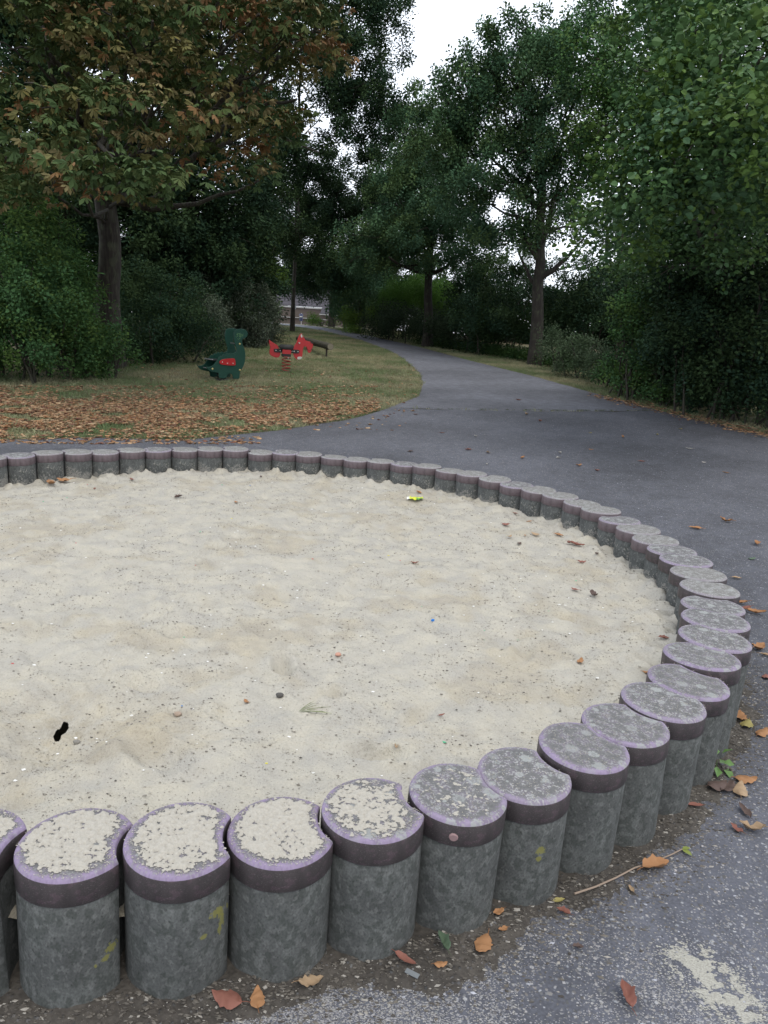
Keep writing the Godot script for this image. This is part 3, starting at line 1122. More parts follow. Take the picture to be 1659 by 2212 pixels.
# ------------------------------------------------------------------ the scene
func _ready() -> void:
	rng.seed = 20240
	# camera
	var cam := Camera3D.new()
	cam.name = "camera"
	cam.fov = rad_to_deg(2.0 * atan(1106.0 / FOCAL))
	cam.near = 0.05
	cam.far = 900.0
	cam.transform = Transform3D(Basis(Vector3.RIGHT, -deg_to_rad(PITCH)) * Basis(Vector3.BACK, deg_to_rad(ROLL)), Vector3(0, EYE, 0))
	add_child(cam)
	cam.current = true
	# overcast sky
	var sky_m := ProceduralSkyMaterial.new()
	sky_m.sky_top_color = Color(0.90, 0.93, 0.98)
	sky_m.sky_horizon_color = Color(0.90, 0.92, 0.95)
	sky_m.sky_curve = 0.12
	sky_m.ground_bottom_color = Color(0.25, 0.26, 0.22)
	sky_m.ground_horizon_color = Color(0.45, 0.47, 0.45)
	sky_m.sun_angle_max = 0.0
	var sky := Sky.new()
	sky.sky_material = sky_m
	var env := Environment.new()
	env.background_mode = Environment.BG_SKY
	env.sky = sky
	env.background_energy_multiplier = 1.0
	env.tonemap_mode = Environment.TONE_MAPPER_LINEAR
	env.tonemap_exposure = 1.9
	env.sdfgi_enabled = true
	env.ssao_enabled = true
	env.ssil_enabled = true
	var we := WorldEnvironment.new()
	we.name = "environment"
	we.environment = env
	add_child(we)
	var sun := DirectionalLight3D.new()
	sun.name = "sun"
	sun.light_energy = 0.3
	sun.light_angular_distance = 40.0
	sun.light_color = Color(1.0, 0.985, 0.96)
	sun.rotation_degrees = Vector3(-62, 25, 0)
	sun.shadow_enabled = true
	add_child(sun)

	for q in [[n_sand, 11, 0.5], [n_fine, 12, 0.5], [n_gap, 13, 0.6], [n_tone, 14, 0.5]]:
		q[0].seed = q[1]; q[0].frequency = q[2]; q[0].fractal_octaves = 3
	n_sand.frequency = 1.0
	n_fine.frequency = 1.0
	make_materials()
	build_ground()
	build_sandbox()
	build_vegetation()
	build_dinosaur()
	build_horse()
	build_log()
	build_house()
	build_bin_and_sign()
	build_lawn_cover()
	build_litter()

func make_materials() -> void:
	mats.bark_dark = bark_mat(201, 0.045, 0.037, 0.03)
	mats.bark_oak = bark_mat(202, 0.042, 0.035, 0.029)
	mats.bark_grey = bark_mat(203, 0.085, 0.075, 0.06)
	mats.leaf = vc_mat(0.6, 0.35)
	mats.leaf.metallic_specular = 0.18
	mats.leaf_gloss = vc_mat(0.45, 0.3)
	mats.leaf_gloss.metallic_specular = 0.3
	mats.grass = vc_mat(0.75, 0.3)
	mats.vc = vc_mat(0.9)
	mats.dino = flat_mat(0.012, 0.065, 0.045, 0.45)
	mats.red = flat_mat(0.50, 0.022, 0.025, 0.4)
	mats.red_dull = flat_mat(0.32, 0.045, 0.035, 0.55)
	mats.black = flat_mat(0.022, 0.022, 0.022, 0.6)
	mats.steel = flat_mat(0.42, 0.42, 0.42, 0.45, 0.7)
	mats.bolt_white = flat_mat(0.62, 0.62, 0.58, 0.5)
	mats.bolt_yellow = flat_mat(0.62, 0.5, 0.2, 0.5)
	mats.scrawl = flat_mat(0.22, 0.42, 0.16, 0.7)
	mats.log = bark_mat(204, 0.085, 0.075, 0.055)
	mats.log_end = flat_mat(0.22, 0.2, 0.15, 0.9)
	mats.rust = flat_mat(0.07, 0.055, 0.045, 0.8)
	mats.brick = flat_mat(0.10, 0.08, 0.07, 0.95)
	mats.roof = flat_mat(0.055, 0.052, 0.063, 0.85)
	mats.roof_b = flat_mat(0.07, 0.066, 0.08, 0.85)
	mats.paint_white = flat_mat(0.35, 0.35, 0.35, 0.7)
	mats.steel_pale = flat_mat(0.3, 0.3, 0.3, 0.7)
	mats.glass_dark = flat_mat(0.02, 0.025, 0.03, 0.1)
	mats.blue = flat_mat(0.03, 0.04, 0.10, 0.5)
	mats.sign_back = flat_mat(0.14, 0.16, 0.17, 0.5)
	mats.sand = sand_mat()
	mats.sand_dry = vc_mat(0.95)
	mats.asphalt = asphalt_mat(51, Color(0.136, 0.143, 0.176), 0.22, 30000, 1280)
	mats.soil = asphalt_mat(91, Color(0.118, 0.108, 0.098), 0.05, 9000, 768)
	mats.soil.normal_scale = 1.4
	mats.soil.roughness = 0.95
	mats.path = asphalt_mat(71, Color(0.20, 0.207, 0.242), 0.09, 9000, 768)

var plaza0 := PackedVector2Array()
var path0 := PackedVector2Array()
var plaza := PackedVector2Array()
var path_poly := PackedVector2Array()
var left_bush := PackedVector2Array([Vector2(-16, -9.5), Vector2(-9, -10.8), Vector2(-6.5, -12.2), Vector2(-6.3, -13.4), Vector2(-6.0, -15.8), Vector2(-5.04, -18.85), Vector2(-4.85, -26.9), Vector2(-5.4, -35.4), Vector2(-7.5, -42)])

func pave_tint(x: float, z: float) -> Color:
	var v := 0.80 + 0.30 * n_sand.get_noise_2d(x * 0.35, z * 0.35) + 0.20 * n_sand.get_noise_2d(x * 2.2 + 9.0, z * 2.2)
	return Color(v, v, v)

func build_ground() -> void:
	# one sheet to the horizon, hollowed where the sandbox stands
	var xs := []; var zs := []
	for v in [-420, -250, -150, -90, -60, -40, -28, -20]: xs.append(float(v))
	var x := -16.0
	while x <= 16.0: xs.append(x); x += 0.5
	for v in [20, 28, 40, 60, 90, 150, 250, 420]: xs.append(float(v))
	for v in [-600, -400, -250, -160, -120, -100, -90, -84, -78, -72, -66, -60]: zs.append(float(v))
	var z := -56.0
	while z <= 6.0: zs.append(z); z += 0.5
	for v in [10, 20, 40, 90, 200, 400]: zs.append(float(v))
	var st := new_st()
	st.set_smooth_group(1)
	var gp := func(px: float, pz: float) -> Vector3:
		var y := land(px, pz) - 0.012
		if (Vector2(px, pz) - RING).length() < 2.45: y -= 0.6
		return Vector3(px, y, pz)
	var gc := func(px: float, pz: float) -> Color:
		var k := 0.85 + 0.35 * n_sand.get_noise_2d(px * 0.6, pz * 0.6)
		var w := clampf(0.5 + n_sand.get_noise_2d(px * 0.25 + 30.0, pz * 0.25), 0.0, 1.0)
		return Color(0.115, 0.115, 0.06).lerp(Color(0.19, 0.16, 0.095), w) * k
	for j in zs.size() - 1:
		for i in xs.size() - 1:
			for q in [[i, j], [i + 1, j], [i + 1, j + 1], [i, j], [i + 1, j + 1], [i, j + 1]]:
				var p: Vector3 = gp.call(xs[q[0]], zs[q[1]])
				st.set_color(gc.call(p.x, p.z))
				st.add_vertex(p)
	var g := obj("ground", done(st), mats.vc)
	g.set_meta("kind", "structure")
	var left_edge := []; var right_edge := []; var seam := []
	for q in [[0, 950], [200, 945], [400, 950], [600, 930], [760, 905], [838, 882]]: left_edge.append(at2(q[0], q[1]))
	for q in [[905, 855], [913, 830], [908, 808], [890, 790], [868, 772], [840, 757], [780, 735], [700, 715], [640, 706]]: right_edge.append(at2(q[0], q[1]))
	for q in [[842, 881], [1000, 886], [1170, 889], [1330, 889], [1420, 886]]: seam.append(at2(q[0], q[1]))
	plaza = PackedVector2Array([Vector2(-15, -7.6), Vector2(-6.4, -8.2)])
	for p in left_edge: plaza.append(p)
	for p in seam: plaza.append(p)
	for q in [[1500, 905], [1659, 938]]: plaza.append(at2(q[0], q[1]))
	for p in [Vector2(8.9, -10.2), Vector2(14, -7.9), Vector2(14, 5), Vector2(-15, 5)]: plaza.append(p)
	path_poly = PackedVector2Array([seam[0] + Vector2(0, -0.02)])
	for p in right_edge: path_poly.append(p)
	for p in [Vector2(-9.5, -46), Vector2(-14.5, -49), Vector2(-14.5, -52), Vector2(-8.5, -49)]: path_poly.append(p)
	for q in [[690, 706], [740, 715], [800, 726], [900, 748], [1000, 775], [1160, 815], [1340, 865]]: path_poly.append(at2(q[0], q[1]))
	for k in range(4, 0, -1): path_poly.append(seam[k] + Vector2(0, -0.02))
	plaza0 = plaza; path0 = path_poly
	plaza = ragged(plaza, 0.22, 0.05)
	path_poly = ragged(path_poly, 0.3, 0.05)
	var hole := PackedVector2Array()
	for k in 96: hole.append(RING + Vector2.from_angle(TAU * k / 96.0) * 2.83)
	st = new_st()
	sheet(st, plaza, hole, 0.25, 0.0, pave_tint, 0.5)
	var a := obj("pavement", done(st, true), mats.asphalt)
	a.set_meta("kind", "structure")
	st = new_st()
	sheet(st, path_poly, PackedVector2Array(), 0.5, 0.0, pave_tint, 0.5)
	a = obj("path", done(st, true), mats.path)
	a.set_meta("kind", "structure")

func ragged(poly: PackedVector2Array, every: float, amount: float) -> PackedVector2Array:
	# edges of old asphalt crumble: break long sides up and nibble them
	var out := PackedVector2Array()
	for i in poly.size():
		var a := poly[i]; var b := poly[(i + 1) % poly.size()]
		var n := maxi(1, int(a.distance_to(b) / every)) if a.distance_to(b) < 9.0 and a.y < -6.0 else 1
		for k in n:
			var p := a.lerp(b, float(k) / n)
			var d := (b - a).normalized().orthogonal()
			out.append(p + d * amount * n_sand.get_noise_2d(p.x * 4.0, p.y * 4.0) * (1.0 if n > 1 else 0.0))
	return out

func build_sandbox() -> void:
	# hollows: x, z, half length, half width, depth, angle
	for q in [[130, 1565, 0.30, 0.2, 0.03, 0.3], [130, 1610, 0.22, 0.16, 0.03, 0.3], [20, 1680, 0.3, 0.2, 0.025, 0.0], [612, 1450, 0.11, 0.05, 0.04, 1.3], [820, 1650, 0.12, 0.06, 0.035, 0.1], [720, 1505, 0.05, 0.05, 0.026, 0.4], [400, 1370, 0.14, 0.07, 0.024, 0.2], [1060, 1208, 0.08, 0.06, 0.03, 0.0], [120, 1345, 0.12, 0.06, 0.022, 0.5], [620, 1290, 0.06, 0.1, 0.02, 0.5], [1080, 1300, 0.16, 0.08, 0.02, 0.2], [520, 1560, 0.12, 0.06, 0.01, 0.0], [1000, 1540, 0.1, 0.06, 0.012, 0.7], [250, 1200, 0.15, 0.1, 0.01, 0.0], [700, 1150, 0.2, 0.1, 0.01, 0.4], [860, 1430, 0.1, 0.06, 0.009, 0.9], [330, 1640, 0.14, 0.08, 0.024, 0.5], [470, 1180, 0.13, 0.06, 0.02, 1.0], [930, 1360, 0.13, 0.06, 0.02, 1.2], [560, 1360, 0.13, 0.055, 0.022, 0.8], [300, 1480, 0.13, 0.055, 0.022, 0.3], [1130, 1420, 0.13, 0.055, 0.02, 1.9], [760, 1290, 0.12, 0.05, 0.02, 2.4], [1240, 1350, 0.12, 0.05, 0.018, 0.6], [900, 1560, 0.12, 0.05, 0.022, 2.2]]:
		var d := ray(q[0], q[1])
		var p := Vector3(0, EYE, 0) + d * ((0.145 - EYE) / d.y)
		hollows.append([p.x, p.z, q[2], q[3], q[4], q[5]])
	var slot := Vector2(hollows[0][0], hollows[0][1])
	# sand surface: finer towards the camera
	var st := new_st()
	st.set_smooth_group(1)
	var rows := []
	var z := RING.y + 2.83
	while z > RING.y - 2.83:
		rows.append(z)
		z -= 0.0028 if absf(z - hollows[0][1]) < 0.09 else lerpf(0.011, 0.026, clampf((RING.y + 2.8 - z) / 5.0, 0.0, 1.0))
	var cols := []
	var cx := RING.x - 2.83
	while cx < RING.x + 2.83:
		cols.append(cx)
		cx += 0.0028 if absf(cx - hollows[0][0]) < 0.08 else 0.0148
	var nx := cols.size() - 1
	var prev := []
	var tone := func(px: float, pz: float) -> Color:
		var w := n_sand.get_noise_2d(px * 1.1 + 70.0, pz * 1.1) + 0.5 * n_sand.get_noise_2d(px * 4.0, pz * 4.0 + 31.0)
		var dug := exp(-Vector2(px - slot.x, (pz - slot.y) * 1.3).length_squared() / 0.16)
		var damp := clampf(smoothstep(0.05, 0.5, w) + dug * (0.75 + 0.9 * n_fine.get_noise_2d(px * 14.0, pz * 14.0)), 0.0, 1.4)
		return Color(1, 1, 1).lerp(Color(0.88, 0.83, 0.74), damp * 0.6)
	for j in rows.size():
		var row := []
		for i in nx + 1:
			var xx: float = cols[i]
			if (Vector2(xx, rows[j]) - RING).length() < 2.86:
				row.append([Vector3(xx, sand_y(xx, rows[j]), rows[j]), tone.call(xx, rows[j])])
			else:
				row.append(null)
		if j > 0:
			for i in nx:
				var A = row[i]; var B = row[i + 1]; var C = prev[i + 1]; var D = prev[i]
				if A == null or B == null or C == null or D == null: continue
				var su: float = (A[0].x - slot.x) / 0.016 + 0.35 * n_fine.get_noise_2d(A[0].z * 18.0, 3.0)
				var sv: float = (A[0].z - slot.y) / 0.05
				if su * su + sv * sv < 1.0 + 0.25 * n_fine.get_noise_2d(A[0].x * 40.0, A[0].z * 40.0): continue
				for q in [A, B, C, A, C, D]:
					st.set_uv(Vector2(q[0].x, q[0].z) * 0.85)
					st.set_color(q[1])
					st.add_vertex(q[0])
		prev = row
	var s := obj("sand", done(st, true), mats.sand)
	s.set_meta("kind", "structure")
	# the burrow dug under the surface, open only through the slot
	st = new_st()
	var sy := sand_y(slot.x, slot.y)
	var b0 := Vector3(slot.x - 0.10, sy - 0.36, slot.y - 0.20); var b1 := Vector3(slot.x + 0.10, sy - 0.022, slot.y + 0.11)
	for side in [[Vector3(0, 0, 0), Vector3(1, 0, 0), Vector3(1, 0, 1), Vector3(0, 0, 1)], [Vector3(0, 0, 0), Vector3(0, 1, 0), Vector3(1, 1, 0), Vector3(1, 0, 0)], [Vector3(0, 0, 1), Vector3(1, 0, 1), Vector3(1, 1, 1), Vector3(0, 1, 1)], [Vector3(0, 0, 0), Vector3(0, 0, 1), Vector3(0, 1, 1), Vector3(0, 1, 0)], [Vector3(1, 0, 0), Vector3(1, 1, 0), Vector3(1, 1, 1), Vector3(1, 0, 1)]]:
		var cs := []
		for k in 4: cs.append(b0 + side[k] * (b1 - b0))
		for k in [0, 1, 2, 0, 2, 3]:
			st.set_color(Color.WHITE)
			st.set_uv(Vector2(cs[k].x + cs[k].y, cs[k].z))
			st.add_vertex(cs[k])
	var bw := obj("burrow", done(st), mats.sand, s)
	bw.set_meta("label", "dark narrow burrow hole in the sand")
	# crumbs strewn over it, many coloured dark to stand in for crumb shadows
	var crumb := crumb_mesh(3)
	var buf := PackedFloat32Array()
	var r := RandomNumberGenerator.new(); r.seed = 90
	for k in 130000:
		var q := Vector2.from_angle(r.randf() * TAU) * 2.72 * sqrt(r.randf())
		var p := RING + q
		if p.y > -1.2: continue
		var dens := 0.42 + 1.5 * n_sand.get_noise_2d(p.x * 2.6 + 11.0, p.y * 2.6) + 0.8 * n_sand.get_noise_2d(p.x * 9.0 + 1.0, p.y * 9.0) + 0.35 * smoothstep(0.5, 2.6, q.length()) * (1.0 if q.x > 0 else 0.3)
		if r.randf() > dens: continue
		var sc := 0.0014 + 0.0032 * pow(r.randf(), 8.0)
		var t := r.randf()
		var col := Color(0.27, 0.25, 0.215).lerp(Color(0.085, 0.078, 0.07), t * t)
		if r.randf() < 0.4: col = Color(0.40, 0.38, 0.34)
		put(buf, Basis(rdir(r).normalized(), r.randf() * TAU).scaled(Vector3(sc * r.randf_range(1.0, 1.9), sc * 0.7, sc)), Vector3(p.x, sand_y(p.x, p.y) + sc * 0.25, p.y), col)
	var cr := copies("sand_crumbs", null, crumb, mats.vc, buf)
	tag(cr, "small crumbs strewn over the sand, the dark ones standing in for crumb shadows", "crumbs", "", "stuff")
	# white shell and paper flecks
	buf = PackedFloat32Array()
	for k in 420:
		var q := Vector2.from_angle(r.randf() * TAU) * 2.6 * sqrt(r.randf())
		var p := RING + q
		var sc := 0.002 + 0.0045 * pow(r.randf(), 2.0)
		var col := Color(0.8, 0.8, 0.78)
		if r.randf() < 0.12: col = [Color(0.5, 0.1, 0.1), Color(0.05, 0.2, 0.5), Color(0.1, 0.45, 0.25), Color(0.7, 0.65, 0.1)][r.randi() % 4]
		put(buf, Basis(rdir(r).normalized(), r.randf() * TAU).scaled(Vector3(sc * 1.5, sc * 0.5, sc)), Vector3(p.x, sand_y(p.x, p.y) + sc * 0.3, p.y), col)
	cr = copies("shell_flecks", null, crumb, mats.vc, buf)
	tag(cr, "tiny white shell bits and coloured flecks in the sand", "flecks", "", "stuff")

	# posts
	var meshes := make_post_meshes()
	var tops := []; var sides := []; var bodies := []
	for k in 9:
		var m := StandardMaterial3D.new()
		m.albedo_texture = cap_top_tex(300 + k * 11, [1.0, 0.95, 0.9, 0.8, 0.6, 0.4, 0.3, 0.25, 0.35][k], [0.35, 0.6, 0.8, 1.2, 1.3, 1.2, 1.0, 1.3, 0.8][k])
		m.roughness = 0.8
		tops.append(m)
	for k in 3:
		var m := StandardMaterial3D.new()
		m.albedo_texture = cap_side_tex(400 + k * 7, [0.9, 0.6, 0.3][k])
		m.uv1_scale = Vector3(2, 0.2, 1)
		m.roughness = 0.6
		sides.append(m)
	for k in 7:
		var m := StandardMaterial3D.new()
		var spots := []
		if k == 1: spots = [[0.858, 0.15, 0.022, 0.025, 0.0], [0.878, 0.175, 0.014, 0.035, 0.0], [0.882, 0.23, 0.010, 0.05, 0.0], [0.875, 0.29, 0.008, 0.03, 0.0], [0.82, 0.27, 0.010, 0.016, 0.0], [0.905, 0.17, 0.006, 0.02, 0.0]]
		if k == 2: spots = [[0.885, 0.35, 0.016, 0.03, 0.0], [0.868, 0.40, 0.014, 0.02, 0.0], [0.84, 0.42, 0.006, 0.012, 0.0]]
		if k == 3: spots = [[0.71, 0.21, 0.014, 0.028, 0.0], [0.705, 0.27, 0.010, 0.022, 0.0]]
		m.albedo_texture = body_tex(500 + k * 17, spots)
		m.roughness = 0.9
		bodies.append(m)
	var step := 0.08567
	var rest := (TAU - 46.0 * step) / 27.0
	var plain_label := "violet-capped round concrete post in the ring round the sand"
	for i in range(-1, 72):
		var th := 1.44089 - step * i
		if i > 46: th = 1.44089 - step * 46 - rest * (i - 46)
		var label := plain_label
		if i >= 7 and i < 16: label = "grey-topped violet-edged post in the row beside the twig and scattered leaves"
		elif i > 16 and i < 34: label = "thin-rimmed grey-topped post between the sand and the open asphalt"
		elif i >= 34 and i < 48: label = "dull grey-purple post on the side of the ring facing the lawn"
		var group := "concrete posts ringing the sandbox"
		match i:
			-1: label = "violet-capped concrete post with sand heaped on top, beyond the one with a short lichen streak"
			0: label = "violet-capped concrete post covered with sand, a short yellow-green lichen streak low on its side"
			1: label = "violet-capped concrete post covered with sand, a curved yellow lichen crescent on its side"
			2: label = "sand-topped concrete post without lichen beside the post with a yellow crescent"
			3: label = "violet-capped concrete post with sand on half of its top"
			4: label = "violet-capped post with a pinkish round chip on its cap band"
			5: label = "violet-capped post with two small yellow lichen spots on its concrete"
			6: label = "grey-topped violet-edged post behind the long dry twig"
			16: label = "grey-topped post with a red fallen leaf lying on it"
		var jr := RandomNumberGenerator.new(); jr.seed = 1000 + i
		var t := thing("palisade_post", label, "post", Vector3(RING.x + RING_R * cos(th), 0, RING.y + RING_R * sin(th)), PI / 2.0 - th, group)
		var drop := jr.randf_range(-0.011, 0.011)
		if i > 40 and i < 60: drop -= 0.012
		var side_on := smoothstep(4.0, 10.0, float(i)) * (1.0 - smoothstep(24.0, 33.0, float(i)))
		drop += 0.022 * side_on
		t.position.y = drop
		t.scale = Vector3(1.0 + 0.02 * side_on, 1.0, 1.0 + 0.10 * side_on)
		t.rotation.x = jr.randf_range(-0.028, 0.028)
		t.rotation.z = jr.randf_range(-0.02, 0.02)
		t.rotation.y += jr.randf_range(-0.06, 0.06)
		var bi: int = [0, 4, 5, 6][posmod(i * 3 + i / 5, 4)]
		if i == 1: bi = 1
		if i == 0: bi = 2
		if i == 5: bi = 3
		obj("concrete_body", meshes[0], bodies[bi], t)
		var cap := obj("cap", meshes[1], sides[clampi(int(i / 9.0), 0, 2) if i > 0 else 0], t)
		var ti := 0
		if i >= 3: ti = 1 + (i % 3)
		if i >= 12: ti = 3 + (i % 4)
		if i >= 20: ti = 4 + ((i * 3) % 5)
		obj("cap_top", meshes[2], tops[ti], cap)
		if i == 4:
			var cs := new_st()
			tube(cs, [Vector3(-0.0715, POST_TOP - 0.045, 0.1105), Vector3(-0.0735, POST_TOP - 0.0455, 0.1138)], [0.014, 0.010], 11)
			obj("chip", done(cs), flat_mat(0.3, 0.2, 0.2, 0.9), t)
		# sand lying on the near tops
		var sp := {-1: [0.42, Vector2(0, 0.0)], 0: [0.50, Vector2(-0.01, -0.01)], 1: [0.50, Vector2(0.02, 0.0)], 2: [0.55, Vector2(0.015, 0.0)], 3: [0.30, Vector2(-0.06, 0.01)], 4: [-0.75, Vector2(0.0, 0.02)]}
		if sp.has(i):
			var pm := obj("sand_patch", sand_patch_mesh(60 + i, sp[i][0], sp[i][1], 0.0055 if i < 4 else 0.002), mats.sand_dry)
			pm.transform = t.transform * Transform3D(Basis.IDENTITY, Vector3(0, POST_TOP + 0.0012, 0))
			var on := {-1: "heaped post beyond the short lichen streak", 0: "post with the short lichen streak", 1: "post with the yellow crescent", 2: "lichen-free post beside the crescent one", 3: "half-covered post top", 4: "post with the pinkish chip", 8: "fourth post along from the chipped one", 9: "fifth post along from the chipped one"}
			tag(pm, "loose pale sand lying on the %s" % on.get(i, "post"), "sand", "sand on the post tops", "stuff")
	# single grains dusted over the near post tops
	buf = PackedFloat32Array()
	var gn := FastNoiseLite.new(); gn.seed = 5; gn.frequency = 30.0
	for i in range(-1, 12):
		var th := 1.44089 - step * i
		var xf := Transform3D(Basis(Vector3.UP, PI / 2.0 - th), Vector3(RING.x + RING_R * cos(th), 0, RING.y + RING_R * sin(th)))
		for k in (2600 if i < 4 else 700):
			var q := Vector2.from_angle(r.randf() * TAU) * POST_R * sqrt(r.randf())
			if cap_outline_dist(q.x, q.y) < 0.003: continue
			if r.randf() > 0.55 + 1.2 * gn.get_noise_2d(q.x + i, q.y): continue
			var sc := 0.0007 + 0.0010 * r.randf()
			var host := get_node(NodePath("palisade_post" if i == -1 else "palisade_post_%03d" % (i + 1))) as Node3D
			put(buf, Basis(rdir(r).normalized(), r.randf() * TAU).scaled(Vector3(sc * 1.3, sc * 0.7, sc)), host.transform * Vector3(q.x, POST_TOP + 0.0016, q.y), Color(0.42, 0.395, 0.345) * r.randf_range(0.7, 1.1))
	cr = copies("sand_grains", null, crumb, mats.vc, buf)
	tag(cr, "fine sand grains dusted over the tops of the near posts", "sand grains", "", "stuff")
	# soil banked against the posts outside, thinning over the asphalt
	st = new_st()
	st.set_smooth_group(1)
	var NA := 900; var NR := 22
	for a in NA:
		for b in NR:
			for q in [[a, b], [a, b + 1], [a + 1, b + 1], [a, b], [a + 1, b + 1], [a + 1, b]]:
				var ang: float = TAU * q[0] / NA
				var rr: float = 2.74 + 0.50 * q[1] / NR
				var pp := RING + Vector2.from_angle(ang) * rr
				var y := maxf(soil_y(pp), -0.01)
				var tn := 0.85 + 0.4 * n_fine.get_noise_2d(pp.x * 60.0, pp.y * 60.0)
				var w2 := clampf(0.45 + n_sand.get_noise_2d(pp.x * 1.6 + 5.0, pp.y * 1.6), 0.0, 1.0)
				st.set_color(Color(0.62, 0.60, 0.58).lerp(Color(1.0, 0.97, 0.93), w2) * tn)
				st.set_uv(pp * 0.62)
				st.add_vertex(Vector3(pp.x, land(pp.x, pp.y) + y, pp.y))
	var soil := obj("soil_strip", done(st, true), mats.soil)
	soil.set_meta("kind", "structure")

func crumb_mesh(sd: int) -> ArrayMesh:
	var r := RandomNumberGenerator.new(); r.seed = sd
	var v := []
	for p in [Vector3(1, 0, 0), Vector3(0, 0, 1), Vector3(-1, 0, 0), Vector3(0, 0, -1), Vector3(0, 1, 0), Vector3(0, -1, 0)]:
		v.append(p * r.randf_range(0.7, 1.2) + rdir(r) * 0.2)
	var st := new_st()
	st.set_smooth_group(-1)
	st.set_color(Color.WHITE)
	for k in 4:
		tri(st, v[4], v[k], v[(k + 1) % 4]); tri(st, v[5], v[(k + 1) % 4], v[k])
	return done(st)

# ------------------------------------------------------------------ trees, shrubs
func build_vegetation() -> void:
	var oak := sprig(1, 16, 0.34, 0.105, 0.06, 1, 0.55)
	var small := sprig(2, 18, 0.30, 0.065, 0.034, 1, 0.5)
	var hazel := sprig(3, 8, 0.26, 0.105, 0.085, 4, 0.55, 1.5, 0.4)
	var lance := sprig(4, 18, 0.40, 0.12, 0.03, 1, 0.45, 0.8, 0.9)
	var spike := sprig(5, 22, 0.42, 0.10, 0.014, 1, 0.4, 0.35, 0.0)
	var linden := sprig(6, 12, 0.34, 0.085, 0.07, 2, 0.5, 1.3, 0.4)
	var palm := palmate_sprig(7)
	# hues of each kind of leaf (even light), mixed clump by clump
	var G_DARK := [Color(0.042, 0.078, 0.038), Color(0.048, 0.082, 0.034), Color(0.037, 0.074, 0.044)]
	var G_OAK := [Color(0.082, 0.155, 0.076), Color(0.096, 0.158, 0.064), Color(0.074, 0.148, 0.084)]
	var G_MID := [Color(0.08, 0.162, 0.052), Color(0.096, 0.165, 0.046), Color(0.07, 0.15, 0.06)]
	var G_LIGHT := [Color(0.10, 0.185, 0.04), Color(0.12, 0.19, 0.04)]
	var G_GREY := [Color(0.088, 0.118, 0.082), Color(0.098, 0.122, 0.092)]
	var CHEST := [Color(0.058, 0.088, 0.032), Color(0.052, 0.085, 0.034), Color(0.06, 0.095, 0.036), Color(0.065, 0.09, 0.03), Color(0.075, 0.092, 0.034), Color(0.07, 0.095, 0.035), Color(0.13, 0.128, 0.05), Color(0.15, 0.138, 0.055), Color(0.20, 0.17, 0.085), Color(0.20, 0.115, 0.055)]

	# --- horse chestnut over the lawn on the left
	var foot := at_depth(236, 690, 17.0); foot.y = land(foot.x, foot.z)
	var top := at_depth(225, 330, 16.6)
	var ch := []
	for q in [
		# px, py, depth, half w, half h, half depth, tau
		[90, 60, 11.5, 150, 60, 1.0, 1.3], [330, 45, 11.5, 170, 45, 1.1, 1.2], [560, 30, 12.0, 150, 40, 1.1, 1.0],
		[690, 50, 13.0, 90, 40, 0.9, 1.0], [660, 110, 13.0, 70, 26, 0.8, 0.9], [400, 320, 11.5, 90, 22, 0.7, 1.0], [350, 150, 11.5, 130, 40, 1.0, 1.2], [200, 280, 11.0, 120, 30, 0.9, 1.2], [600, 120, 12.5, 110, 36, 0.9, 1.0], [40, 170, 10.5, 90, 46, 0.8, 1.1],
		[170, 215, 10.0, 130, 40, 0.9, 1.4], [330, 250, 10.5, 110, 34, 0.8, 1.4], [450, 200, 12.0, 100, 40, 0.9, 1.2],
		[540, 260, 11.5, 80, 26, 0.7, 1.2], [480, 300, 12.5, 120, 26, 0.8, 0.9], [130, 300, 9.5, 100, 34, 0.7, 1.2],
		[240, 360, 9.0, 80, 30, 0.6, 1.5], [290, 385, 8.8, 44, 26, 0.4, 1.2], [30, 300, 10.5, 60, 40, 0.6, 0.9],
		[300, 402, 9.0, 60, 18, 0.4, 0.6], [100, 385, 10.0, 90, 22, 0.6, 0.6], [470, 340, 12.0, 100, 22, 0.7, 0.6], [610, 290, 13.0, 70, 24, 0.7, 0.7], [20, 400, 11.0, 60, 20, 0.5, 0.6], [150, -120, 12.5, 260, 110, 2.6, 1.6], [520, -130, 13.5, 240, 110, 2.6, 1.5], [330, -60, 15.5, 320, 80, 2.0, 1.5], [230, 130, 14.0, 260, 110, 2.0, 1.2], [520, 160, 15.0, 170, 110, 1.6, 1.0], [90, 360, 13.0, 140, 50, 1.2, 0.9]]:
		ch.append(lobe(q[0], q[1], q[2], q[3], q[4], q[5], q[6]))
	var limbs := []
	for q in [[[232, 410, 16.6], [430, 330, 14.5], 0.13, 0.06, -0.5], [[430, 330, 14.5], [640, 215, 13.0], 0.06, 0.02, 0.2], [[236, 430, 16.8], [560, 390, 16.5], 0.10, 0.02, -0.3], [[228, 400, 16.6], [0, 335, 14.0], 0.12, 0.05, -0.3], [[225, 380, 16.6], [250, 350, 9.5], 0.11, 0.02, 0.7], [[222, 330, 16.6], [110, 120, 12.0], 0.12, 0.03, 0.2], [[222, 330, 16.6], [420, 90, 13.0], 0.12, 0.03, 0.3], [[430, 330, 14.5], [690, 330, 14.5], 0.05, 0.012, 0.3], [[222, 350, 16.6], [560, 240, 15.0], 0.09, 0.02, 0.0]]:
		limbs.append([at_depth(q[0][0], q[0][1], q[0][2]), at_depth(q[1][0], q[1][1], q[1][2]), q[2], q[3], q[4]])
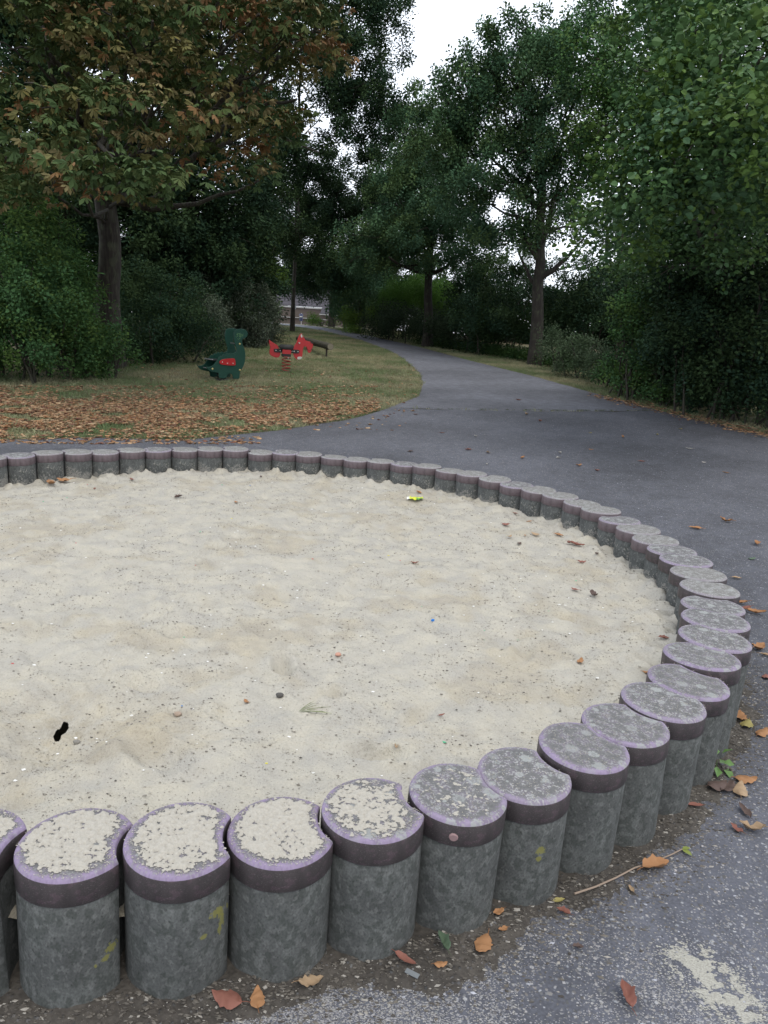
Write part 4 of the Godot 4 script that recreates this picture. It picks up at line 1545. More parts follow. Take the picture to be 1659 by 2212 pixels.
	tree("chestnut_tree", "horse chestnut with browning leaves overhanging the leaf-strewn lawn", "", foot, top, 0.30, 0.20, mats.bark_dark, ch, palm, mats.leaf, CHEST, {"seed": 3, "limb": 0.16, "gap": 0.30, "gap_freq": 1.3, "layer": 1.8, "clump": 0.5, "per": 9, "squash": 0.4, "tilt": 0.55, "smin": 0.62, "smax": 1.02}, limbs)

	# --- dark wood behind it
	var wood := "trees of the wood behind the lawn"
	var specs := [
		["broadleaf_tree", "tall dark broadleaf tree behind the chestnut trunk", [130, 690, 23.0], [140, 150, 23.0], 0.24, [[60, 120, 23, 200, 200, 3.0, 2.6], [230, 60, 22, 190, 190, 3.0, 2.6], [60, 420, 22, 150, 150, 2.4, 2.6], [210, 330, 23, 160, 150, 2.4, 2.4], [-60, 300, 22, 120, 240, 2.5, 2.2], [120, -130, 21, 280, 120, 3.5, 2.6], [120, 500, 25, 160, 110, 2.4, 3.0]], 21, 0.36],
		["broadleaf_tree", "dark dense tree standing behind the green dinosaur rocker", [410, 700, 25.0], [410, 200, 25.0], 0.24, [[380, 120, 25, 160, 190, 3.0, 2.6], [500, 300, 25, 120, 150, 2.4, 2.6], [350, 380, 24, 150, 140, 2.4, 2.8], [440, 500, 24, 140, 120, 2.2, 3.0], [300, 560, 23, 130, 110, 2.0, 3.0], [420, -120, 24, 240, 110, 3.5, 2.6], [300, 440, 27, 150, 120, 2.4, 3.0]], 22, 0.34],
		["broadleaf_tree", "dark open-crowned tree beside the far end of the path", [632, 690, 36.0], [650, 120, 35.0], 0.10, [[640, 60, 34, 130, 110, 3.0, 2.3], [780, 60, 34, 110, 110, 2.6, 2.4], [600, 200, 34, 80, 110, 2.4, 1.7], [740, 190, 34, 120, 50, 2.4, 1.8], [800, 270, 34, 90, 90, 2.4, 2.6], [660, 330, 34, 110, 70, 2.4, 1.9], [560, 330, 33, 80, 100, 2.4, 2.0], [590, 450, 33, 70, 70, 2.0, 2.6], [650, 530, 34, 60, 50, 1.8, 2.2], [575, 520, 32, 50, 60, 1.6, 2.6]], 23, 0.46],
		["broadleaf_tree", "dark spreading tree with branches hanging over the house roof", [716, 690, 46.0], [720, 420, 46.0], 0.17, [[720, 430, 40, 140, 90, 3.0, 3.0], [640, 500, 40, 90, 90, 3.0, 2.6], [800, 500, 40, 110, 90, 3.0, 2.8], [735, 585, 40, 75, 50, 2.4, 2.6], [690, 632, 46, 30, 16, 1.2, 1.6], [628, 628, 44, 26, 22, 1.2, 1.6], [660, 640, 43, 40, 14, 1.0, 1.3], [700, 600, 42, 60, 30, 1.6, 2.0], [660, 590, 40, 55, 50, 2.4, 2.0], [860, 400, 40, 90, 110, 3.0, 2.4]], 24, 0.32],
	]
	for q in specs:
		var f := at_depth(q[2][0], q[2][1], q[2][2]); f.y = land(f.x, f.z)
		var lb := []
		for l in q[5]: lb.append(lobe(l[0], l[1], l[2], l[3], l[4], l[5], l[6]))
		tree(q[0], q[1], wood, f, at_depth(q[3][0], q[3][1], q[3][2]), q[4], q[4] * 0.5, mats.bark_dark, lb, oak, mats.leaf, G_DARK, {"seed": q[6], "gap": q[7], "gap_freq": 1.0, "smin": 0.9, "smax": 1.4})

	# --- shrubs along the left edge of the lawn
	var left_group := "shrubs along the lawn edge"
	shrub("shrub", "leafy mid-green shrub in front of the chestnut trunk", left_group, [lobe(95, 700, 14.0, 130, 110, 1.3, 3.2), lobe(30, 640, 14.0, 120, 130, 1.3, 3.0), lobe(190, 750, 14.6, 75, 70, 0.9, 3.0), lobe(235, 755, 15.2, 50, 52, 0.7, 2.6), lobe(-60, 740, 13.5, 90, 90, 1.2, 3.0)], linden, mats.leaf, G_MID, {"seed": 31, "clump": 0.28, "per": 9, "gap": 0.22, "gap_freq": 1.5, "smin": 0.55, "smax": 0.9})
	shrub("shrub", "tall shrub with feathery green leaves at the wood edge", left_group, [lobe(80, 540, 15.5, 110, 110, 1.3, 2.6), lobe(160, 620, 15.5, 60, 90, 1.0, 2.4), lobe(10, 470, 15.5, 70, 90, 1.0, 1.8)], lance, mats.leaf, G_MID, {"seed": 32, "clump": 0.28, "per": 9, "gap": 0.3, "gap_freq": 1.4})
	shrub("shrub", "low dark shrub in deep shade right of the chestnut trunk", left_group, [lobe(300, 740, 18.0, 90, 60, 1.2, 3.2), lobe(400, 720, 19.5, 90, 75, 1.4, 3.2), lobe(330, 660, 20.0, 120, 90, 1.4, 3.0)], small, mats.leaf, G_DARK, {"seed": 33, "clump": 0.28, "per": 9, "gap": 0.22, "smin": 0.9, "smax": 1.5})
	shrub("shrub", "grey-green shrub with long drooping leaves behind the red horse", left_group, [lobe(545, 690, 25.5, 55, 62, 1.4, 3.2), lobe(500, 660, 25.0, 70, 80, 1.5, 3.0), lobe(575, 720, 27.5, 34, 34, 1.0, 3.0), lobe(440, 700, 22.0, 60, 70, 1.3, 3.0)], lance, mats.leaf_gloss, G_GREY, {"seed": 34, "clump": 0.28, "per": 9, "gap": 0.2, "gap_freq": 1.6})
	shrub("shrub", "dark tall bush between the dinosaur rocker and the path end", left_group, [lobe(470, 580, 25.0, 110, 110, 1.8, 3.0), lobe(390, 600, 24.0, 90, 120, 1.6, 3.0), lobe(540, 540, 27.0, 70, 110, 1.6, 2.8)], oak, mats.leaf, G_DARK, {"seed": 35, "gap": 0.25})
	shrub("shrub", "fresh light-green leafy shrub overhanging the path end", left_group, [lobe(580, 600, 29.0, 34, 60, 0.9, 2.6), lobe(560, 540, 29.0, 40, 50, 0.9, 2.2)], linden, mats.leaf, G_LIGHT, {"seed": 36, "clump": 0.28, "per": 9, "gap": 0.3, "smin": 0.8, "smax": 1.1})

	# --- beyond the path
	var mid_group := "shrubs beyond the path"
	shrub("shrub", "broad dark green shrub right of the house roof", mid_group, [lobe(775, 660, 40.0, 60, 62, 1.6, 3.2), lobe(740, 620, 42.0, 50, 60, 1.6, 3.0), lobe(830, 640, 38.0, 60, 70, 1.5, 3.0)], linden, mats.leaf, G_OAK, {"seed": 41, "gap": 0.25, "smin": 1.0, "smax": 1.5})
	shrub("shrub", "yellow-green low shrub on the verge where the path bends", mid_group, [lobe(770, 695, 38.0, 34, 26, 0.9, 2.6), lobe(690, 697, 46.0, 30, 16, 0.9, 2.2), lobe(815, 690, 36.5, 24, 26, 0.8, 2.2)], small, mats.leaf, G_LIGHT, {"seed": 42, "clump": 0.28, "per": 9, "gap": 0.3, "smin": 1.2, "smax": 1.8})
	var hedge := [lobe(905, 645, 35.0, 80, 36, 1.2, 4.0), lobe(865, 655, 35.5, 45, 36, 1.0, 3.5), lobe(950, 650, 35.0, 45, 30, 1.0, 3.5)]
	shrub("conifer_hedge", "bright green feathery conifer behind the forked oak trunk", mid_group, hedge, spike, mats.leaf, [Color(0.10, 0.21, 0.04), Color(0.115, 0.23, 0.05)], {"seed": 43, "gap": 0.15, "tilt": 0.35, "smin": 1.0, "smax": 1.5})
	shrub("shrub", "dull dark low shrub along the verge under the forked oak", mid_group, [lobe(900, 700, 32.5, 90, 36, 1.2, 3.4), lobe(1000, 715, 30.0, 80, 34, 1.2, 3.4), lobe(830, 700, 34.0, 50, 34, 1.0, 3.2)], small, mats.leaf, [Color(0.03, 0.05, 0.028), Color(0.05, 0.075, 0.04)], {"seed": 44, "gap": 0.2, "smin": 1.1, "smax": 1.7})
	shrub("shrub", "dark scrub filling the ground between the two oaks", mid_group, [lobe(1060, 690, 28.0, 90, 62, 1.5, 3.2), lobe(1110, 640, 29.5, 90, 80, 1.6, 2.0), lobe(1010, 640, 31.0, 60, 70, 1.5, 2.6), lobe(1230, 670, 27.5, 80, 70, 1.5, 3.0), lobe(1300, 640, 26.5, 80, 70, 1.5, 2.6)], oak, mats.leaf, G_DARK, {"seed": 45, "gap": 0.34, "smin": 0.8, "smax": 1.2})

	# --- the two oaks
	foot = at_depth(930, 660, 31.0); foot.y = land(foot.x, foot.z)
	top = at_depth(930, 470, 31.0)
	var o1 := []
	for q in [[850, 520, 31, 110, 70, 2.4, 2.6], [940, 500, 30, 120, 75, 2.6, 2.6], [1010, 545, 30, 60, 50, 1.8, 2.2], [860, 420, 32, 90, 90, 2.4, 2.6], [970, 400, 31, 80, 90, 2.2, 2.2], [770, 560, 32, 60, 40, 1.8, 2.0], [910, 300, 33, 80, 90, 2.2, 2.4]]:
		o1.append(lobe(q[0], q[1], q[2], q[3], q[4], q[5], q[6]))
	limbs = []
	for q in [[[929, 588, 31], [840, 555, 30.5], 0.11, 0.04, -0.15], [[931, 588, 31], [985, 555, 30.5], 0.10, 0.04, -0.15], [[930, 580, 31], [912, 520, 31], 0.09, 0.03, 0.0]]:
		limbs.append([at_depth(q[0][0], q[0][1], q[0][2]), at_depth(q[1][0], q[1][1], q[1][2]), q[2], q[3], q[4]])
	tree("oak_tree", "low oak with a forked trunk on the verge in front of the bright conifer", "oaks beyond the path", foot, top, 0.21, 0.12, mats.bark_oak, o1, oak, mats.leaf, G_OAK, {"seed": 51, "gap": 0.34, "gap_freq": 1.0}, limbs)
	foot = at_depth(1162, 745, 25.0); foot.y = land(foot.x, foot.z)
	top = at_depth(1172, 330, 25.0)
	var o2 := []
	for q in [[1115, 120, 25, 80, 70, 2.0, 2.4], [1190, 80, 25, 80, 60, 2.0, 2.2], [1020, 210, 25, 80, 80, 2.0, 2.4], [1260, 100, 25, 80, 80, 2.0, 2.0], [1140, 210, 24.5, 120, 90, 2.4, 2.4], [1240, 210, 25, 90, 100, 2.2, 2.0], [955, 310, 25.5, 70, 80, 2.0, 2.2], [965, 225, 25.5, 55, 55, 1.6, 2.2], [1050, 130, 25, 50, 50, 1.5, 2.0], [1180, 500, 27, 90, 60, 1.6, 1.0], [1060, 330, 24.5, 100, 80, 2.2, 2.2], [1180, 340, 25, 110, 80, 2.2, 1.9], [1260, 350, 25, 70, 80, 1.8, 1.3], [1040, 430, 25, 90, 60, 2.0, 2.0], [1160, 450, 25, 100, 60, 2.0, 1.5], [1080, 520, 25.5, 70, 40, 1.8, 1.7], [1260, 480, 25.5, 60, 40, 1.4, 0.9]]:
		o2.append(lobe(q[0], q[1], q[2], q[3], q[4], q[5], q[6]))
	limbs = []
	for q in [[[1166, 600, 25], [1235, 545, 24.5], 0.12, 0.05, -0.1], [[1235, 545, 24.5], [1275, 500, 24.3], 0.05, 0.02, 0.0], [[1164, 560, 25], [1115, 470, 25], 0.12, 0.04, -0.1], [[1168, 540, 25], [1210, 380, 25], 0.12, 0.04, 0.0], [[1162, 620, 25.2], [1120, 545, 25.5], 0.09, 0.03, -0.1]]:
		limbs.append([at_depth(q[0][0], q[0][1], q[0][2]), at_depth(q[1][0], q[1][1], q[1][2]), q[2], q[3], q[4]])
	tree("oak_tree", "tall open oak with sky showing through its crown beside the path", "oaks beyond the path", foot, top, 0.24, 0.12, mats.bark_oak, o2, oak, mats.leaf, G_OAK, {"seed": 52, "gap": 0.44, "gap_freq": 1.1}, limbs)
	# behind and right of it
	foot = at_depth(1340, 760, 27.0); foot.y = land(foot.x, foot.z)
	var o3 := []
	for q in [[1340, 90, 22, 110, 110, 2.0, 2.4], [1320, 250, 22, 90, 110, 1.9, 2.0], [1420, 180, 21, 100, 120, 2.0, 2.6], [1310, 380, 23, 70, 70, 1.6, 1.2]]:
		o3.append(lobe(q[0], q[1], q[2], q[3], q[4], q[5], q[6]))
	tree("linden_tree", "fresh green linden between the tall oak and the hazel", "", foot, at_depth(1350, 250, 23.0), 0.16, 0.08, mats.bark_dark, o3, linden, mats.leaf, G_MID, {"seed": 53, "gap": 0.34, "gap_freq": 1.1, "smin": 0.9, "smax": 1.3})
	foot = at_depth(1310, 745, 40.0); foot.y = land(foot.x, foot.z)
	tree("broadleaf_tree", "thin distant tree seen against the sky under the tall oak", "", foot, at_depth(1310, 420, 40.0), 0.14, 0.05, mats.bark_dark, [lobe(1300, 600, 40, 110, 40, 2.0, 0.9), lobe(1180, 590, 42, 120, 50, 2.0, 0.8), lobe(1320, 500, 40, 60, 60, 1.8, 0.7), lobe(1060, 580, 44, 90, 60, 2.0, 1.2)], oak, mats.leaf, G_DARK, {"seed": 54, "gap": 0.5, "gap_freq": 1.0})

	# --- hazel on the right, reaching towards the camera
	foot = at_depth(1600, 800, 17.0); foot.y = land(foot.x, foot.z)
	var hz := []
	for q in [[1420, 330, 9.5, 110, 60, 1.0, 1.6], [1540, 260, 8.5, 110, 70, 1.0, 1.8], [1620, 180, 8.0, 80, 80, 1.0, 1.8], [1480, 210, 9.5, 100, 60, 1.0, 1.6], [1560, 90, 9.0, 110, 70, 1.2, 1.5], [1640, 40, 7.0, 60, 50, 0.8, 1.2], [1390, 430, 9.5, 110, 36, 0.9, 1.5], [1500, 370, 9.0, 120, 50, 1.0, 1.8], [1620, 360, 8.5, 90, 50, 1.0, 1.8], [1350, 500, 10.5, 80, 36, 0.8, 1.3], [1450, 120, 10.5, 100, 70, 1.2, 1.5], [1600, 430, 9.5, 110, 40, 1.0, 1.4], [1320, 440, 11.0, 50, 26, 0.6, 1.1], [1340, 545, 11.5, 46, 26, 0.6, 1.0],
		[1360, 560, 14.5, 60, 50, 0.8, 1.5], [1480, 560, 13.2, 90, 50, 0.9, 1.3], [1610, 540, 12.4, 90, 50, 0.9, 1.3], [1560, 150, 12.0, 180, 190, 2.0, 2.0], [1580, 420, 13.0, 190, 130, 2.0, 2.2], [1440, 480, 13.0, 110, 90, 1.6, 2.0], [1700, 250, 10.0, 120, 260, 2.2, 2.0], [1580, -120, 12.0, 220, 130, 2.6, 2.0], [1800, 100, 11.0, 160, 260, 2.4, 2.0]]:
		hz.append(lobe(q[0], q[1], q[2], q[3], q[4], q[5], q[6]))
	tree("hazel_tree", "spreading hazel with large rounded leaves overhanging the pavement", "", foot, at_depth(1570, 330, 12.5), 0.14, 0.07, mats.bark_grey, hz, hazel, mats.leaf_gloss, [Color(0.07, 0.14, 0.052), Color(0.076, 0.148, 0.05), Color(0.066, 0.136, 0.06), Color(0.11, 0.19, 0.045)], {"seed": 61, "gap": 0.30, "gap_freq": 1.1, "layer": 2.0, "clump": 0.42, "per": 12, "squash": 0.45, "tilt": 0.6, "smin": 0.6, "smax": 0.95})
	var right_group := "shrubs along the right edge of the pavement"
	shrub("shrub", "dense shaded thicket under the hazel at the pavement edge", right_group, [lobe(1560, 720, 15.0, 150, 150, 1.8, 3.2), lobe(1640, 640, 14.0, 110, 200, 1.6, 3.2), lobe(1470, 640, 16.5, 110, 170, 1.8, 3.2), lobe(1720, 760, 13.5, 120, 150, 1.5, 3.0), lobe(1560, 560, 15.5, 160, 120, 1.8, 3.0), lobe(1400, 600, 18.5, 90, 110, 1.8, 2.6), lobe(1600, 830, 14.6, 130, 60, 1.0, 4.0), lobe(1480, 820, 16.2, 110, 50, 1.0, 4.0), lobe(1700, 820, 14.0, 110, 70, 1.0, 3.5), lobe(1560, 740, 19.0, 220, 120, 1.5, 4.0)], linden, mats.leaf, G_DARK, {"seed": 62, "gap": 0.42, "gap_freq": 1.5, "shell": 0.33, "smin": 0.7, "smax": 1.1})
	shrub("shrub", "bright leafy shrub at the dark thicket's edge", right_group, [lobe(1390, 700, 17.0, 62, 80, 1.0, 2.6), lobe(1430, 780, 16.6, 70, 62, 0.9, 2.6), lobe(1370, 620, 17.5, 50, 60, 0.9, 2.0), lobe(1385, 822, 17.4, 70, 34, 0.7, 2.8), lobe(1335, 805, 18.2, 50, 30, 0.7, 2.8), lobe(1470, 850, 16.2, 80, 28, 0.6, 2.8)], linden, mats.leaf, G_MID, {"seed": 63, "clump": 0.28, "per": 9, "gap": 0.3, "gap_freq": 1.5, "smin": 0.6, "smax": 0.9})
	shrub("shrub", "low grey-green shrub on the verge beside the tall oak", right_group, [lobe(1250, 768, 21.5, 66, 46, 1.0, 3.0), lobe(1310, 792, 20.0, 50, 36, 0.8, 3.0), lobe(1205, 745, 23.0, 36, 34, 0.8, 2.6)], small, mats.leaf, [Color(0.085, 0.13, 0.07), Color(0.095, 0.135, 0.08)], {"seed": 64, "clump": 0.28, "per": 9, "gap": 0.2, "smin": 0.9, "smax": 1.3})
	for q in [["far thicket closing the view behind the two oaks", [[1120, 690, 40, 130, 70, 2.0, 3.5], [1000, 680, 44, 110, 70, 2.0, 3.5], [900, 610, 50, 110, 60, 2.5, 3.2], [800, 600, 52, 90, 70, 2.5, 3.2], [1240, 690, 38, 120, 60, 2.0, 3.2]], 65], ["far thicket behind the hazel", [[1420, 690, 30, 140, 90, 2.0, 4.0], [1600, 690, 26, 180, 120, 2.0, 4.0], [1330, 700, 33, 110, 60, 2.0, 3.5]], 66], ["far thicket of trees behind the house", [[640, 600, 112, 60, 60, 4.0, 3.5], [720, 600, 112, 60, 60, 4.0, 3.5], [580, 620, 108, 50, 70, 4.0, 3.5]], 67], ["dim undergrowth deep in the wood behind the lawn", [[120, 650, 30, 160, 100, 2.0, 4.0], [330, 640, 30, 150, 110, 2.0, 4.0], [-40, 640, 28, 120, 140, 2.0, 4.0], [500, 640, 34, 110, 90, 2.0, 4.0]], 68]]:
		var lb := []
		for l in q[1]: lb.append(lobe(l[0], l[1], l[2], l[3], l[4], l[5], l[6]))
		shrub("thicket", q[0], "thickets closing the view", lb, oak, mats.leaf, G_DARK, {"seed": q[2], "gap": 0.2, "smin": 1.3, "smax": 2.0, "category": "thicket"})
	for q in [["tall dense oak standing right of the hazel thicket", Vector3(10.5, 0, -12.5), [[Vector3(9.6, 6.5, -12.5), Vector3(2.6, 2.2, 2.8), 2.6], [Vector3(11.5, 4.2, -11.0), Vector3(2.2, 2.4, 2.4), 2.6], [Vector3(10.8, 8.5, -13.0), Vector3(2.4, 2.0, 2.4), 2.4]], 57], ["tall dense oak standing left of the lawn shrubs", Vector3(-10.5, 0, -13.5), [[Vector3(-9.6, 6.0, -13.0), Vector3(2.4, 2.2, 2.8), 2.6], [Vector3(-11.0, 3.8, -12.0), Vector3(2.2, 2.4, 2.4), 2.6]], 58]]:
		tree("oak_tree", q[0], "", q[1], q[1] + Vector3(0, 7.0, 0), 0.26, 0.14, mats.bark_oak, q[2], oak, mats.leaf, G_OAK, {"seed": q[3], "gap": 0.25, "smin": 1.0, "smax": 1.5})
	# --- nettles and ground cover on the far verge
	var nb := PackedFloat32Array()
	var r := RandomNumberGenerator.new(); r.seed = 71
	for k in 2600:
		var s := r.randf()
		var px := lerpf(880.0, 1190.0, s)
		var p := at_depth(px, lerpf(742.0, 785.0, s), lerpf(31.5, 23.5, s))
		p += Vector3(r.randfn(0.75, 0.35), 0, r.randfn(-1.0, 0.45))
		p.y = land(p.x, p.z) + r.randf_range(0.05, 0.32)
		var sc := r.randf_range(0.5, 0.9)
		put(nb, Basis(Vector3.UP, r.randf() * TAU).scaled(Vector3(sc, sc, sc)), p, G_MID[r.randi() % 3] * r.randf_range(0.6, 1.0))
	var net := copies("ground_cover", null, linden[0], mats.leaf, nb)
	tag(net, "low nettles and ivy covering the verge between path and oaks", "ground cover", "", "stuff")

# ------------------------------------------------------------------ lawn, leaf carpet
func blade_tuft(sd: int) -> ArrayMesh:
	var r := RandomNumberGenerator.new(); r.seed = sd
	var st := new_st()
	st.set_smooth_group(-1)
	for k in 7:
		var a := r.randf() * TAU
		var b := Vector3(cos(a), 0, sin(a)) * r.randf_range(0.0, 0.05)
		var lean := Vector3(r.randf_range(-1, 1), 0, r.randf_range(-1, 1)) * 0.035
		var h := r.randf_range(0.03, 0.06)
		var w := Vector3(cos(a + 1.2), 0, sin(a + 1.2)) * 0.0032
		var t := r.randf_range(0.75, 1.25)
		st.set_color(Color(t * r.randf_range(0.9, 1.2), t, t * 0.9))
		tri(st, b - w, b + lean * 0.4 + Vector3(0, h * 0.6, 0) + w * 0.6, b + lean + Vector3(0, h, 0))
		tri(st, b - w, b + w, b + lean * 0.4 + Vector3(0, h * 0.6, 0) + w * 0.6)
	return done(st)

func build_lawn_cover() -> void:
	var tuft := blade_tuft(5)
	var r := RandomNumberGenerator.new(); r.seed = 81
	var buf := PackedFloat32Array()
	var n := 0
	for k in 150000:
		var z := -8.0 - 36.0 * pow(r.randf(), 1.5)
		var x := r.randf_range(-8.5, 8.5)
		if z < -22.0: x = r.randf_range(-7.0, 6.5)
		var p := Vector2(x, z)
		if in_poly(p, plaza0) or in_poly(p, path0): continue
		if x > 0.5 and x > 9.5 + (z + 12.0) * 0.25: continue
		n += 1
		var dry := clampf(0.5 + 1.1 * n_sand.get_noise_2d(x * 0.45, z * 0.45) + r.randf_range(-0.35, 0.35), 0.0, 1.0)
		var c := Color(0.155, 0.225, 0.095).lerp(Color(0.38, 0.36, 0.22), dry) * r.randf_range(0.75, 1.2)
		var sc := r.randf_range(0.6, 1.3) * (1.0 + 0.6 * maxf(0.0, n_sand.get_noise_2d(x * 2.0, z * 2.0)))
		put(buf, Basis(Vector3.UP, r.randf() * TAU).scaled(Vector3(sc, sc * r.randf_range(0.6, 1.1), sc)), Vector3(x, land(x, z) - 0.012, z), c)
	# grass creeping out of the joint between pavement and path
	for k in 260:
		var s := pow(r.randf(), 0.6)
		var p := at2(842, 881).lerp(at2(1400, 887), s) + Vector2(0, r.randfn(0, 0.025) + 0.12 * sin(s * PI))
		if n_sand.get_noise_2d(p.x * 3.0, 4.0) < -0.1: continue
		put(buf, Basis(Vector3.UP, r.randf() * TAU).scaled(Vector3(0.5, 0.5, 0.5)), Vector3(p.x, land(p.x, p.y) - 0.004, p.y), Color(0.09, 0.11, 0.04) * r.randf_range(0.6, 1.1))
	var g := copies("lawn_grass", null, tuft, mats.grass, buf)
	tag(g, "short half-dry grass of the lawn and the verges", "grass", "", "stuff")
	# carpet of brown leaves under the chestnut, thinner along the right pavement edge
	for k in 6:
		leaf_meshes.append(dry_leaf(600 + k, 0.1, [0.045, 0.055, 0.06, 0.05, 0.065, 0.04][k], [0.25, 0.5, 0.35, 0.8, 0.15, 0.6][k], [0.5, 0.2, 0.8, 0.4, -0.3, 0.6][k], [0.4, 0.7, 0.5, 0.9, 0.6, 0.3][k]))
	for q in [["orange", 0.36, 0.185, 0.085], ["red", 0.24, 0.10, 0.075], ["tan", 0.38, 0.27, 0.17], ["dark", 0.11, 0.075, 0.065], ["green", 0.09, 0.14, 0.09], ["olive", 0.30, 0.26, 0.09], ["pale", 0.48, 0.46, 0.42]]:
		var m := vc_mat(0.8, 0.15)
		m.albedo_color = lin(q[1], q[2], q[3])
		leaf_mats[q[0]] = m
	for v in 3:
		buf = PackedFloat32Array()
		for k in 7000:
			var p := Vector2()
			if k < 6400:
				p = at2(-40.0 + 860.0 * pow(r.randf(), 1.35), clampf(r.randfn(895, 27), 838, 948))
				var dd := n_sand.get_noise_2d(p.x * 0.9 + 3.0, p.y * 0.9)
				if dd < -0.30 or in_poly(p, plaza0): continue
			elif k < 6600:
				p = at2(r.randf_range(300, 900), r.randf_range(770, 930))
			elif k < 6720:
				p = at2(r.randf_range(0, 560), r.randf_range(943, 960))
			else:
				var s := r.randf()
				p = at2(lerpf(1290, 1700, s), lerpf(858, 950, s)) + Vector2(r.randfn(0.05, 0.16), r.randfn(0, 0.25))
			var t := r.randf()
			var c := Color(0.43, 0.22, 0.105).lerp(Color(0.50, 0.37, 0.23), t) * r.randf_range(0.6, 1.15)
			if r.randf() < 0.2: c = Color(0.20, 0.09, 0.06)
			var sc := r.randf_range(0.38, 0.85)
			var up := land(p.x, p.y) + (0.0 if in_poly(p, plaza0) else r.randf_range(0.01, 0.035))
			put(buf, (Basis(Vector3.UP, r.randf() * TAU) * Basis(Vector3.RIGHT, r.randf_range(-0.5, 0.5))).scaled(Vector3(sc, sc, sc)), Vector3(p.x, up, p.y), c)
		var o := copies("leaf_carpet", null, leaf_meshes[v * 2], leaf_mats_plain(), buf)
		tag(o, ["carpet of brown chestnut leaves covering the lawn", "curled brown leaves mixed through the carpet on the lawn", "broad brown leaves mixed through the carpet on the lawn"][v], "leaf litter", "brown leaf litter", "stuff")

func at2(px: float, py: float) -> Vector2:
	var p := on_floor(px, py)
	return Vector2(p.x, p.z)

func leaf_mats_plain() -> Material:
	if not leaf_mats.has("plain"): leaf_mats["plain"] = vc_mat(0.8, 0.15)
	return leaf_mats["plain"]

